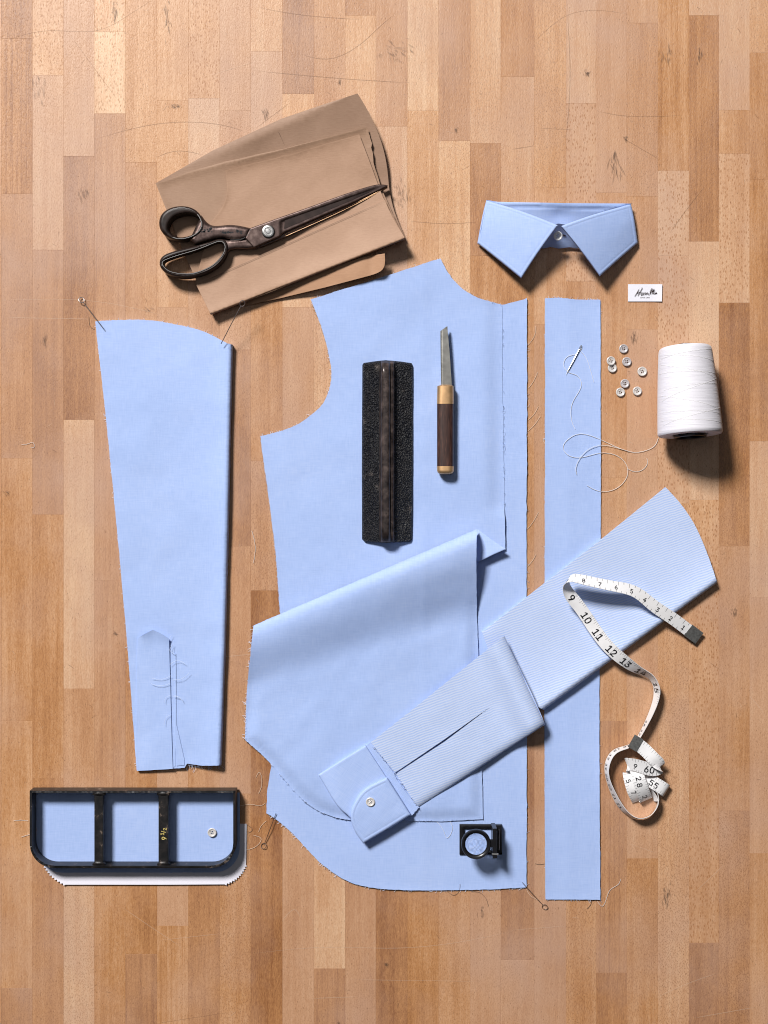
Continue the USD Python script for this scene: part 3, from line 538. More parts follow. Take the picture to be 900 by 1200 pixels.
# ---------------------------------------------------------------- buttons
def button_mesh(r=0.0053):
    h = 0.0022
    prof = [(0, 0), (r * .75, 0), (r * .93, h * .22), (r, h * .55), (r * .97, h * .85), (r * .86, h), (r * .74, h * .96), (r * .62, h * .70), (r * .5, h * .62), (0, h * .62)]
    v, f = lathe(prof, 36)
    M = m3.Manifold(m3.Mesh(v.astype(np.float32), f.astype(np.uint32)))
    for a in range(4):
        c = m3.Manifold.cylinder(h * 3, r * .15, r * .15, 12).translate((math.cos(a * math.pi / 2 + .785) * r * .26, math.sin(a * math.pi / 2 + .785) * r * .26, -h)); M = M - c
    mm = M.to_mesh(); return np.array(mm.vert_properties[:, :3]), np.array(mm.tri_verts)
BV, BF = button_mesh()
PEARL_GREY = simple('grey_pearl_button', (0.44, 0.41, 0.42), 0.25, 0.0, 0.2, 400)
PEARL_WHITE = simple('white_pearl_button', (0.80, 0.79, 0.78), 0.3, 0.0, 0.06, 400)
def button(px, py, z, label, group=None, rot=0.0, tilt=0.0, parent=None, m_=None, k_=1.0):
    base = P(px, py, z)
    T = trimesh.transformations.rotation_matrix(rot, (0, 0, 1)) @ trimesh.transformations.rotation_matrix(tilt, (1, 0.3, 0)); T[:3, :3] *= k_; T[:3, 3] = base
    m = move((BV, BF), T)
    if parent: return parent.part('button', m, m_ or PEARL, 35)
    t = Thing('shirt_button', label, 'button', tuple(base), group); t.part('disc', m, m_ or PEARL, 35); return t
button(434, 939.5, .0160, None, rot=.3, parent=ss)
st = P(434, 939.5, .0160 + .0016)
ss.part('button_stitch', parent=ss.path + '/button', mat=WHITE_THREAD, mesh=cat_meshes([tube([st + np.array([-.0014, -.0014, 0]), st + np.array([0, 0, .0006]), st + np.array([.0014, .0014, 0])], .0004, 5), tube([st + np.array([.0014, -.0014, 0]), st + np.array([0, 0, .0008]), st + np.array([-.0014, .0014, 0])], .0004, 5)]))
BG = 'loose pearl buttons on the table'
button(730.5, 408.8, .0004, 'topmost loose pearl button of the scatter, below the white card', BG, .2, .03, m_=PEARL_GREY)
button(717.3, 431.4, .0004, 'pearl button half covered by another one, close to the blue strip', BG, .6)
button(715.6, 423, .0024, 'pearl button lying on top of another, nearest the blue strip', BG, 1.1, .14)
button(734.2, 424, .0004, 'greyer pearl button in the middle, right of the overlapping pair', BG, .1, m_=PEARL_GREY, k_=1.03)
button(752.3, 435.4, .0004, 'rightmost loose pearl button, nearest the white thread cone', BG, .35, k_=1.06)
button(732, 449.6, .0006, 'pearl button touching the one below it, in the lower group', BG, .05, m_=PEARL_GREY)
button(726.8, 459.7, .0004, 'lowest loose pearl button, at the lower left of the scatter', BG, .4)
button(746.5, 458.4, .0004, 'lone pearl button at the lower right of the scatter', BG, .55)

# ---------------------------------------------------------------- collar
co = Thing('shirt_collar', 'stiff finished blue shirt collar standing folded with buttoned band', 'collar', base_of(653, 275))
def leaf(poly, ctrl, seed):
    f = rbf(ctrl)
    def z(x, y, d):
        return f(x, y) - .0020 * (1 - np.sqrt(np.clip(1 - np.clip(1 - d / 2.4, 0, 1) ** 2, 0, 1))) - .00028 * np.exp(-((d - 4.0) / .7) ** 2) + .0016 * (und(x, y, 40, seed) - .5)
    return sheet(poly, z, step=2.6, bstep=1.6, thick=.0022, rings_at=(.35, .9, 1.7, 2.6, 3.5, 4.2, 5.0))
LL = curve([(570,234.5),(566,250),(562.5,268),(559.5,285)], 12) + curve([(559.5,285),(585,305),(611,326)], 14)[1:] + curve([(611,326),(630,297),(654,264)], 16)[1:] + curve([(654,264),(625,252.5),(598,243),(584,239),(570,234.5)], 20)[1:-1]
co.part('left_leaf' if False else 'collar_leaf', leaf(LL, [(570,235,11),(559.5,285,8),(611,326,22),(651,265,36),(598,245,21),(603,282,23),(572,262,14)], 81), CLOTH, label='left collar point, lit brighter')
RL = curve([(739.5,239),(743,255),(747.5,284.7)], 12) + curve([(747.5,284.7),(725,304),(703,323.5)], 14)[1:] + curve([(703,323.5),(682,295),(657.5,265)], 16)[1:] + curve([(657.5,265),(688,254),(711,247),(739.5,239)], 18)[1:-1]
co.part('collar_leaf', leaf(RL, [(739.5,239,11),(747.5,284.7,7),(703,323.5,22),(661,266,36),(711,247,22),(705,282,24),(734,262,15)], 82), CLOTH)
fi = rbf([(570,234,12),(660,236.5,19),(741,238,12),(600,245,11),(655,252,9),(711,247,11),(655,268,6),(640,268,7),(672,268,7)])
co.part('back_leaf', sheet([(570,234.2),(583,236.5),(660,238),(741,238.5),(715,248),(664,268),(648,268),(598,246)], lambda x, y, d: fi(x, y) - .0012 * (1 - np.sqrt(np.clip(1 - np.clip(1 - d / 1.6, 0, 1) ** 2, 0, 1))) - .0012 * np.exp(-((y - np.interp(x, [590, 640, 720], [242.5, 242.8, 245.5])) / .8) ** 2) * sstep(590, 600, x) * sstep(722, 712, x), step=2.4, bstep=2, thick=.0015), CLOTH)
fs = rbf([(625,287,6),(684,288,6),(636,290.5,4),(676,290.5,4),(655,290.5,4),(640,268,22),(672,270,20),(655,263,25),(655,276,13)])
co.part('collar_band', sheet([(625,287),(640,264),(655,262),(668,264),(684,288),(676,291),(668,289.5),(655,291),(645,289),(636,291)], lambda x, y, d: fs(x, y) + .0008 * und(x, y, 14, 83), step=2.4, thick=.0022), CLOTH)
button(653.6, 276.5, .0225, None, rot=.3, tilt=.15, parent=co, m_=PEARL_WHITE)
co.part('buttonhole', parent=co.path + '/collar_band', mat=INK, mesh=sheet([(659,274.6),(663,275.4),(663,276.6),(659,275.8)], lambda x, y, d: fs(x, y) + .0012, step=1, thick=.0005))
# the leaf's outer bends down to the table, and the back lying on it
def skirt(pts, z1, z0, inset):
    p = np.asarray(pts, float); n = len(p); c = np.array([655, 262.]); z1 = np.asarray(z1)
    rows = []
    for k in np.linspace(0, 1, 6):
        zz = z1 * (1 - k) + z0 * k; b = math.sin(k * math.pi) * 1.2; dirv = (c - p) / np.linalg.norm(c - p, axis=1, keepdims=True)
        q = p + dirv * (inset * k + 1.2 - b * .5); rows.append(P(q[:, 0], q[:, 1], zz))
    v = np.array(rows).reshape(-1, 3); f = []
    for i in range(5):
        for j in range(n - 1): f += [[i*n+j, i*n+j+1, (i+1)*n+j+1], [i*n+j, (i+1)*n+j+1, (i+1)*n+j]]
    return v, np.array(f)
co.part('collar_bend', skirt([(559.8,284),(562.5,268),(566,250),(570,235.5)], np.array([7.6, 11.5, 12.0, 10.4]) / 1000, .0012, 7), CLOTH, smooth=True)
co.part('collar_bend', skirt([(739.5,240),(743,255),(747,284)], np.array([10.4, 11.5, 6.6]) / 1000, .0012, 7), CLOTH, smooth=True)
co.part('back_band', sheet([(572,239),(738,242),(739,268),(690,262),(655,258),(615,262),(569,268)], lambda x, y, d: .0025 + 0 * x, step=6, thick=.002), CLOTH)

# ---------------------------------------------------------------- kraft paper patterns
KG = 'brown paper pattern pieces under the shears'
def paper(poly, z, label, step=5, seed=1, fray=0.0, tint=3):
    c = Polygon(poly).centroid; t = Thing('paper_pattern', label, 'paper pattern', base_of(c.x, c.y), KG)
    t.part('sheet', sheet(poly, z, step=step, bstep=3, rings_at=(.5, 1.3, 2.6), thick=.0006, fray=fray, seed=seed), KRAFTS[tint], smooth=60); return t
K1r = curve([(419,109.5),(425.5,120),(434,135.5),(444.5,160),(451,182),(454.5,204),(456,220),(462,247),(475.5,279.5)], 40)
K1 = [(182,215),(250,176),(330,139),(380,122)] + K1r + [(400,280),(300,250),(200,235)]
kz1 = lambda x, y, d: .0012 + .0085 * np.exp(-np.abs(line_d(x, y, np.array([182., 212.]), np.array([419., 108.]))) / 30) * sstep(185, 300, x) + .0075 * sstep(300, 440, x) * sstep(235, 120, y) + .0045 * und(x, y, 60, 91) + .003 * sstep(400, 470, x)
k1 = paper(K1, kz1, 'rearmost folded brown paper pattern, its top edge rising highest', 5, tint=1)
K2 = [(182.5,215.5),(225,200),(262,190),(333,174),(380,162),(430.5,149)] + [(432.5,157),(434,163),(436,168),(434.8,173),(437,180),(437.5,190),(446,218),(460,250),(474,281),(360,330),(248,367),(215,295)]
kz2 = lambda x, y, d: .0022 + .0065 * sstep(300, 440, x) * sstep(300, 150, y) + .003 * sstep(400, 470, x) + .003 * und(x, y, 60, 91) + .0035 * np.exp(-np.abs(line_d(x, y, np.array([182., 215.]), np.array([430., 149.]))) / 16) * sstep(185, 260, x) + .0009 + .001 * und(x, y, 40, 92) + .0012 * sstep(8, 0, d)
cl = np.array([(321,143),(327,156),(334,171)], float); k1.part('pencil_line', ribbon_flat(cl, .6, kz1(cl[:, 0], cl[:, 1], 9) + .0003), PENCIL, smooth=False, parent=k1.path + '/sheet')
paper(K2, kz2, 'brown paper pattern with torn right edge, above the rearmost sheet', 5, fray=.12, tint=2)
K3c = curve([(246,262),(256,249),(262.5,238),(266,222),(264,200)], 20)
K3 = K3c + [(285,194),(328,184),(333,181.5),(338,182),(380,169),(421,157.5)] + curve([(421,157.5),(428,176),(436,197),(448,229),(460,253),(474.5,279)], 24)[1:] + [(360,326),(246.5,368),(229,331)]
kz3 = lambda x, y, d: kz2(x, y, 9) + .0012 + .0012 * sstep(6, 0, d) * und(x, y, 30, 93) + .0028 * und(x, y, 48, 97) + .008 * sstep(310, 475, x) * sstep(200, 290, y)
k3 = paper(K3, kz3, 'brown paper pattern with a curved left cut edge right under the shears', 5)
K4 = [(229,332),(300,301),(380,265),(451,234)] + curve([(451,234),(460,254),(475.5,280)], 8)[1:] + [(400,309),(320,341),(247,369)]
def kz4(x, y, d):
    q = line_d(x, y, np.array([247., 369.]), np.array([475.5, 280.])); q = np.abs(q)
    return kz3(x, y, 9) + .0008 + .005 * np.exp(-np.clip(q - 3, 0, None) / 16) - .003 * (1 - np.sqrt(np.clip(1 - np.clip(1 - q / 3, 0, 1) ** 2, 0, 1)))
k4 = paper(K4, kz4, 'folded brown paper flap along the lower edge, between shears and pin head', 4)
cl = np.array(curve([(229,331.5),(300,300.5),(380,264.5),(451,233.5)], 30))
cl[:, 1] += 2.2; k4.part('crease_line', ribbon_flat(cl, .8, kz4(cl[:, 0], cl[:, 1], 9) + .0012), PENCIL, smooth=False, parent=k4.path + '/sheet')
K5 = [(262,362),(298,350),(380,318)] + curve([(380,318),(420,303),(451,297)], 6)[1:] + curve([(451,299),(451,309),(447,317),(433,323)], 10) + [(380,337),(330,349),(298,356)]
paper(K5, lambda x, y, d: .0015 + .011 * sstep(300, 440, x) + .0025 * und(x, y, 30, 95) + .004 * sstep(433, 450, x), 'curled strip of brown paper poking out lowest, next to the shirt shoulder', 4, tint=5)

# ---------------------------------------------------------------- tailor's shears
sc = Thing('tailor_shears', 'large dark steel tailor shears lying closed across brown paper', 'scissors', base_of(315, 271))
zs0 = .0150
def solid(poly, z0, z1, r, step=1.6, name=None, extra=None):
    p = Polygon(poly) if not isinstance(poly, Polygon) else poly
    def zt(x, y, d):
        z = z1 - (1 - np.sqrt(np.clip(1 - np.clip(1 - d / r, 0, 1) ** 2, 0, 1))) * min(r / 1000, (z1 - z0) * .8)
        return z + (extra(x, y, d) if extra else 0)
    return sheet(p, zt, step=step, bstep=step * .8, rings_at=(r * .12, r * .35, r * .65, r), zbot=lambda x, y, d: 0 * x + z0)
upe = curve([(292.7,267.5),(330,254),(364,242),(398,229.5),(428,219.6),(444.7,216),(454.5,217.2)], 40)
bladeA = upe + [(454,218.6),(415,237),(333,272.5),(327,277.5),(312,284),(297.5,290.5),(287,279)]
hol = lambda x, y, d: -.0016 * sstep(3.2, 4.8, np.abs(line_d(x, y, np.array([292., 268.]), np.array([452., 212.])))) * sstep(327, 331, x) * sstep(452, 430, x) - .0028 * sstep(400, 454, x)
sc.part('upper_blade', solid(bladeA, zs0 - .001, zs0 + .0045, 1.6, 1.5, extra=hol), BRONZE, 35)
hp = upe[8:] + [(452,219.2),(415,236),(333,271.2),(330,268.5),(331,262)]
hp = Polygon(hp).buffer(-3.2).buffer(.6)
sc.part('blade_hollow', sheet(hp, lambda x, y, d: zs0 + .0030 - .0026 * sstep(400, 454, x) + .0002, step=1.6, bstep=1.2, thick=.0008), HOLLOW, 35)
bladeB = [(300,286),(333,272),(415,236),(454,218.5),(454.3,219.8),(432,232.5),(415,241),(370,261.5),(333,278.5),(314,286.5),(300,291.5),(292,291.5)]
sc.part('lower_blade', solid(bladeB, zs0 - .005, zs0 - .0012, 1.0, 1.3), BRONZE, 35)
edge = [(333,275.0),(370,258.9),(415,238.9),(452,219.9)]
c = spline(edge, 30); sc.part('ground_edge', tube(P(c[:, 0], c[:, 1], zs0 - .0004), .00035, 5), BRONZE_EDGE)
c = spline([(335,276.7),(372,260.4),(416,239.9),(453,220.2)], 30); sc.part('ground_edge', tube(P(c[:, 0], c[:, 1], zs0 - .0009), .00025, 5), BRONZE_EDGE)
def bow(outer, inner, z0, z1): 
    return solid(Polygon(spline(outer, 70, True), [spline(inner, 60, True)]), z0, z1, 3.6, 1.25)
ro = [(186.5,262),(189,252),(197,245),(209,241.7),(222,242.8),(232,248.5),(238,258),(238.5,266),(233,274),(222,280),(208,281.5),(195,277),(188.5,270)]
ri = [(x_ + (x_ - 217) * .07, y_ + (y_ - 264.5) * .09) for x_, y_ in [(198.5,267),(202,258),(210,253),(221,251.5),(230,254.5),(234,262),(231,270),(223,275),(211,277),(203,274)]]
bz = .0055
sc.part('thumb_bow', bow(ro, ri, bz, zs0 + .0075), LACQUER, 40)
so = [(187,308),(190,301),(199,296),(215,291.5),(235,286.5),(250,282),(259,280),(265,283),(267,290),(265,299),(258,309.5),(245,318.5),(230,323.5),(215,325),(200,322.5),(190,316)]
si = [(191.5,307.5),(197,303.5),(210,299),(230,293),(248,286),(258,283.5),(262,286.5),(262.5,292),(259,300),(250,309.5),(238,316),(224,320),(208,319.5),(196,315)]
sc.part('finger_bow', bow(so, si, bz, zs0 + .0065), LACQUER, 40)
# worn bright rims on the bows
def rim(pts, z, r, m): 
    c = spline(pts, 70, True); sc.part('worn_rim', tube(P(c[:, 0], c[:, 1], z), r, 6, closed=True), m)
ctr = lambda q, s: [((x - np.mean([a for a, _ in q])) * s + np.mean([a for a, _ in q]), (y - np.mean([b for _, b in q])) * s + np.mean([b for _, b in q])) for x, y in q]
rim(ctr(ro, .90), zs0 + .0068, .00034, STEEL); rim(ctr(si, 1.035), zs0 + .0062, .00032, STEEL)
neck1 = curve([(236,252),(241,259),(248,264),(258,264.5),(270,263.5),(283,265),(294,267.5)], 20) + curve([(290,279),(284,281),(272,281),(262,279),(248,281),(238,284),(229,287)], 16) + [(222,281)]
sc.part('thumb_shank', solid(neck1, zs0 - .004, zs0 + .0055, 4.5, 1.5), BRONZE, 40)
neck2 = [(258,280),(268,281),(280,279.5),(290,279),(299,288),(297,291),(288,292),(277,291.5),(270,293),(266,297)]
sc.part('finger_shank', solid(neck2, zs0 - .005, zs0 + .003, 4, 1.5), BRONZE, 40)
c = spline([(293.5,268),(292,273),(288,277.5),(282,280.5),(270,281.2)], 16); sc.part('worn_rim', tube(P(c[:, 0], c[:, 1], zs0 + .0042), .00045, 5), STEEL)
sb = P(314.4, 271.4, zs0 + .0044)
v, f = lathe([(0, 0), (.0074, 0), (.0075, .0012), (.0066, .0020), (.0048, .0021), (.0042, .0014), (.0030, .0014), (.0024, .0021), (0, .0023)], 36); sc.part('pivot_screw', (v + sb, f), STEEL, 40)
g = random.Random(5); chips = []
for (x0, x1, y0, n) in ((236, 249, 269.5, 12), (258, 283, 271, 20)):
    for k in range(n):
        x = g.uniform(x0, x1); y = y0 + g.uniform(-2.2, 2.2) + (x - x0) * .02; r = g.uniform(.6, 1.9)
        chips.append(sheet([(x + r * math.cos(a) * g.uniform(.7, 1.4), y + r * .7 * math.sin(a)) for a in np.arange(6) * math.pi / 3], lambda X, Y, d: zs0 + .00565 + 0 * X, step=3, thick=.0003))
sc.part('black_lacquer_remains', cat_meshes(chips), BLACK, smooth=False, kind='stuff')

# ---------------------------------------------------------------- cast iron weight
we = Thing('cloth_weight', 'heavy pebbled black cast iron bar weight with raised ridge', 'weight', base_of(454, 529))
wb = [(424.5,428),(426,425.3),(440,423.2),(452,422),(470,423.6),(482.5,425.5),(484.2,429),(484.5,530),(483.2,632),(481,635),(452,636.3),(427.5,635.2),(424.2,632),(424,530)]
gx_, gy_ = np.meshgrid(np.linspace(425, 484, 12), np.linspace(424, 635, 30)); zw = float(zB(gx_.ravel(), gy_.ravel()).max()) - .0008
we.part('base', sheet(wb, lambda x, y, d: zw + .0115 - .0078 * np.abs((x - 454) / 30) - .0035 * (1 - np.sqrt(np.clip(1 - np.clip(1 - d / 3, 0, 1) ** 2, 0, 1))) + .0008 * (und(x, y, 6, 101) - .5), step=2.2, bstep=1.8, rings_at=(.4, 1.2, 2.4), zbot=lambda x, y, d: zw + 0 * x), IRON, 50)
prof = [(-9, 8), (-8, 11), (-7, 15), (-6.4, 19.5), (-5.2, 21.6), (-3, 22.4), (1.5, 22.2), (3.4, 20.6), (4.2, 17.6), (5.4, 17), (7.6, 17.2), (8.8, 15.5), (9.4, 12), (10, 8)]
ys = np.linspace(423.2, 635.4, 70); vv = []
for y in ys:
    for (x, z) in prof:
        nz = (meshkit.fbm(np.array([x / 5, y / 9, z / 6]), 3, 7) - .5)
        px = 453 + x + nz * 1.1; zz = (z + nz * 1.2) / 1000 + zw; e = math.sqrt(min(1, (min(y - 422, 637 - y)) / 12.0)); vv.append(P(px, y, zw + (zz - zw) * (.45 + .55 * e)))
vv = np.array(vv); k = len(prof); ff = []
for i in range(len(ys) - 1):
    for j in range(k - 1): ff += [[i*k+j, i*k+j+1, (i+1)*k+j+1], [i*k+j, (i+1)*k+j+1, (i+1)*k+j]]
for j in range(1, k - 1): ff += [[0, j + 1, j], [(len(ys)-1)*k, (len(ys)-1)*k+j, (len(ys)-1)*k+j+1]]
ff += [[0, (len(ys)-1)*k, (len(ys)-1)*k+k-1], [0, (len(ys)-1)*k+k-1, k-1]]
we.part('ridge', fix(vv, np.array(ff)), IRON_WORN, 40)

# ---------------------------------------------------------------- knife
kn = Thing('paring_knife', 'small knife with skew grey blade, brass ferrule and dark wood handle', 'knife', base_of(522, 480))
gx_, gy_ = np.meshgrid(np.linspace(512, 532, 6), np.linspace(450, 556, 20)); zk = float(zB(gx_.ravel(), gy_.ravel()).max()) - .0004
kn.part('blade', sheet([(516,388),(524.3,382),(525,392),(527,415),(529.5,452),(517,452)], lambda x, y, d: zk + .0078 - .0012 * sstep(2.2, 0, x - 516) - .0008 * sstep(6, 0, (y - 382) + (x - 524) * -.7), step=1.1, bstep=.9, rings_at=(.5, 1.1), thick=.0018), BLADE, 30)
def handle(y0, y1, w0, w1, h, cap0=1.0, cap1=1.0, n=14):
    rows = []; 
    for i, t in enumerate(np.linspace(0, 1, n)):
        e0 = math.sqrt(max(0, 1 - max(0, 1 - t * (y1 - y0) / cap0) ** 2)) if cap0 > 0 else 1
        e1 = math.sqrt(max(0, 1 - max(0, 1 - (1 - t) * (y1 - y0) / cap1) ** 2)) if cap1 > 0 else 1
        s = .55 + .45 * min(e0, e1); a = np.arange(28) * 2 * math.pi / 28; w = (w0 + (w1 - w0) * t) * s
        ex = np.sign(np.cos(a)) * np.abs(np.cos(a)) ** .75 * w; ez = np.sign(np.sin(a)) * np.abs(np.sin(a)) ** .75 * h * s
        z = zk + (h + ez) / 1000 + (1 - s) * 0; rows.append(P(522 + ex, y0 + (y1 - y0) * t, z))
    v = np.array(rows).reshape(-1, 3); f = []
    for i in range(n - 1):
        for j in range(28): j2 = (j + 1) % 28; f += [[i*28+j, i*28+j2, (i+1)*28+j2], [i*28+j, (i+1)*28+j2, (i+1)*28+j]]
    for j in range(1, 27): f += [[0, j, j + 1], [(n-1)*28, (n-1)*28+j+1, (n-1)*28+j]]
    return fix(v, np.array(f))
kn.part('ferrule', handle(450.8, 473.2, 9.6, 10.0, 7.6, .8, 0), BRASS, 40)
kn.part('grip', handle(473.2, 546.2, 9.9, 9.9, 7.5, 0, 0), ROSEWOOD, 40)
kn.part('end_cap', handle(546.2, 555.6, 10.0, 9.8, 7.6, 0, 4.5), BRASS, 40)

# ---------------------------------------------------------------- thread cone and its thread
y_small, y_big, r0, r1 = (600 - 404.5) / 1000 * .965, (600 - 509) / 1000 * .965, .0298, .0366
Lc = math.hypot(y_small - y_big, r1 - r0); 
A0, A1 = np.array([(804.5 - 450) / 1000 * .975, y_small, r0]), np.array([(809 - 450) / 1000 * .975, y_big, r1])
ax = (A1 - A0) / np.linalg.norm(A1 - A0); sx = np.cross(ax, [0, 0, 1.]); sx /= np.linalg.norm(sx); sz = np.cross(sx, ax)
Tc = np.eye(4); Tc[:3, 0], Tc[:3, 1], Tc[:3, 2], Tc[:3, 3] = sx, -sz, ax, A0
if np.linalg.det(Tc[:3, :3]) < 0: Tc[:3, 1] *= -1
Lc = float(np.linalg.norm(A1 - A0))
cn = Thing('thread_cone', 'large cone of white sewing thread lying on its side at the right', 'thread spool', tuple(P(808, 460, 0)))
bul = lambda t: .0006 * math.sin(math.pi * t)
cp = [(.010, .004), (r0 * .80, .001), (r0 * .93, .0002), (r0 * .985, .0016), (r0 * 1.0, .004)] + [(r0 + (r1 - r0) * t + bul(t), Lc * t) for t in np.linspace(.06, .955, 24)] + [(r1 * .995, Lc - .0022), (r1 * .96, Lc - .0004), (r1 * .80, Lc + .0004), (.0200, Lc - .0005), (.0188, Lc - .003), (.0188, .02), (.010, .02), (.010, .004)]
cn.part('wound_thread', move(lathe(cp, 72), Tc), SPOOL, 40)
cn.part('core', move(lathe([(.0, -.004), (.0085, -.004), (.0090, -.003), (.0092, .0195), (.0184, .022), (.0184, Lc + .0022), (.0172, Lc + .003), (.0155, Lc + .0022), (.0150, Lc - .02), (0, Lc - .02)], 48), Tc), BLACK, 40)
strands = []
for (t0, t1, off) in ((.14, .05, .0), (.50, .44, .2), (.75, .80, .1), (.30, .34, -.2), (.62, .36, .1), (.20, .42, 0), (.9, .7, .1), (.55, .78, 0), (.1, .22, .2), (.84, .9, 0)):
    q = []
    for u in np.linspace(-1.3, 1.3, 24):
        t = t0 + (t1 - t0) * (u + 1.3) / 2.6; r = r0 + (r1 - r0) * t + bul(t) + .00012; a = u + off
        q.append(A0 + ax * Lc * t + r * (math.sin(a) * sx * (-1 if sx[0] < 0 else 1) + math.cos(a) * np.array(sz) * (1 if sz[2] > 0 else -1)))
    strands.append(tube(q, .00016, 5))
cn.part('loose_strand', cat_meshes(strands), WHITE_THREAD, kind='stuff')
def thread(pts, z, r, m, label, name='loose_thread', n=80, cat='thread', group=None):
    c = spline(pts, n); zz = z(c[:, 0], c[:, 1]) if callable(z) else z
    mid = c[len(c) // 2]; t = Thing(name, label, cat, base_of(mid[0], mid[1]), group)
    t.part('strand', tube(P(c[:, 0], c[:, 1], zz), r, 5), m, smooth=True); return t
def over(x, y): return np.where((x > 637) & (x < 704.5), zT(x, y) + .0005, .0006) + .0003
T1 = [(771.5,513),(767.6,522),(757,528),(742,530),(721.6,523.5),(701,514),(681,508.5),(668,513),(660,523),(663,531),(673,536),(688,534.6),(703.7,531),(721.6,533.5),(733,543),(735.5,556),(726,570),(711,576),(698.6,574.5),(688,569)]
thread(T1, over, 0.00026, WHITE_THREAD, 'long white thread tail running from the cone in loops over the strip', n=120)
T2 = [(675.6,556),(675,548),(679,538),(690,526.5),(706,522),(722,524.5),(737,529)]
thread(T2, lambda x, y: over(x, y) + .0007, 0.00026, WHITE_THREAD, 'short arched white thread crossing the right edge of the blue strip', n=60)
T3 = [(735,549),(741,552),(748,552.5),(755,549),(758.6,543),(758,537)]
thread(T3, .0007, 0.00025, WHITE_THREAD, 'small hook of white thread on bare wood left of the cone', n=40)
T4 = [(682,408),(676,414.5),(666,417.5),(661,424),(661.5,431),(668,437),(676,440),(681,447.5),(679.4,457),(672,469.5),(669,482),(670.4,495),(674,503)]
thread(T4, lambda x, y: zT(x, y) + .0007, 0.00024, WHITE_THREAD, 'white thread hanging from the needle in a wavy line down the strip', n=90)
T5 = [(681,412),(687,420),(692,434),(696,448)]
thread(T5, lambda x, y: zT(x, y) + .0007, 0.00021, WHITE_THREAD, 'short white thread end to the right of the needle', n=30)
nd = Thing('sewing_needle', 'thin steel sewing needle lying slanted on the blue strip', 'needle', base_of(672, 422))
na, nb = P(681.5, 404.5, float(zT(np.array([681.5]), np.array([404.5]))[0]) + .0014), P(663.2, 439, float(zT(np.array([663.2]), np.array([439.]))[0]) + .0012)
dirn = (nb - na); L_ = np.linalg.norm(dirn); u = np.linspace(0, 1, 12)
nd.part('shaft', tube(na + dirn * (.14 + .86 * u)[:, None], .00085 * np.clip((1 - u) * 4, .12, 1), 8), STEEL, 40)
sd = np.cross(dirn / L_, [0, 0, 1.]); ey = [na + dirn * (.075 + .07 * math.cos(a)) + sd * .0007 * math.sin(a) for a in np.arange(16) * math.pi / 8]
nd.part('eye', tube(ey, .00045, 6, closed=True), STEEL, 40)

# ---------------------------------------------------------------- name card
ca = Thing('name_card', 'small white printed card below the collar, above the buttons', 'card', base_of(756, 343))
ca.part('card', sheet([(736,333),(776,333),(775.7,353.2),(736,353.2)], lambda x, y, d: .0012 + .0008 * sstep(766, 776, x), step=5, thick=.0008), PAPER, 30)
W = [[(743.4,347.6),(745.6,344.5),(749.2,338.0)], [(747.2,347.2),(749.6,342.8),(752.6,337.2),(751.6,337.6)], [(745.2,344.4),(748.0,342.6),(751.2,342.3)],
     [(754.0,342.6),(752.0,342.8),(751.0,345.2),(752.4,345.6),(754.0,342.9),(753.6,345.3),(754.6,345.4)],
     [(754.6,345.4),(755.8,342.6),(755.4,345.2),(757.2,342.6),(757.2,345.0),(758.8,342.5),(758.8,344.9),(759.6,344.9)],
     [(760.8,342.8),(760.0,345.0),(761.2,344.8)], [(761.3,341.4),(761.6,341.2)],
     [(761.2,344.8),(764.4,338.4),(763.6,338.2),(762.2,344.4),(763.2,344.6)], [(763.2,344.6),(766.6,338.6),(764.6,344.2),(765.6,344.2)], [(763.4,341.4),(768.2,340.4)],
     [(767.0,342.6),(765.8,343.8),(766.6,344.4),(767.6,343.0),(767.0,342.4),(768.4,343.0)], [(768.4,343.0),(768.0,344.3),(769.4,342.8),(769.4,344.0),(770.4,343.6)]]
ink = []
for s_ in W:
    c = spline(s_, 14) if len(s_) > 2 else np.linspace(s_[0], s_[1], 4)
    ink.append(ribbon_flat(c, .68, 0.0022))
ca.part('signature_print', cat_meshes(ink), INK, smooth=False)
tm = meshkit.text_mesh('SINCE 1883', .0014, .0001); b = tm.bounds; tm.apply_translation((-b.mean(0)[0], -b[0][1], 0)); tm.apply_translation(P(756, 349.4, .00125))
ca.part('small_print', (np.array(tm.vertices), np.array(tm.faces)), INK, smooth=False)

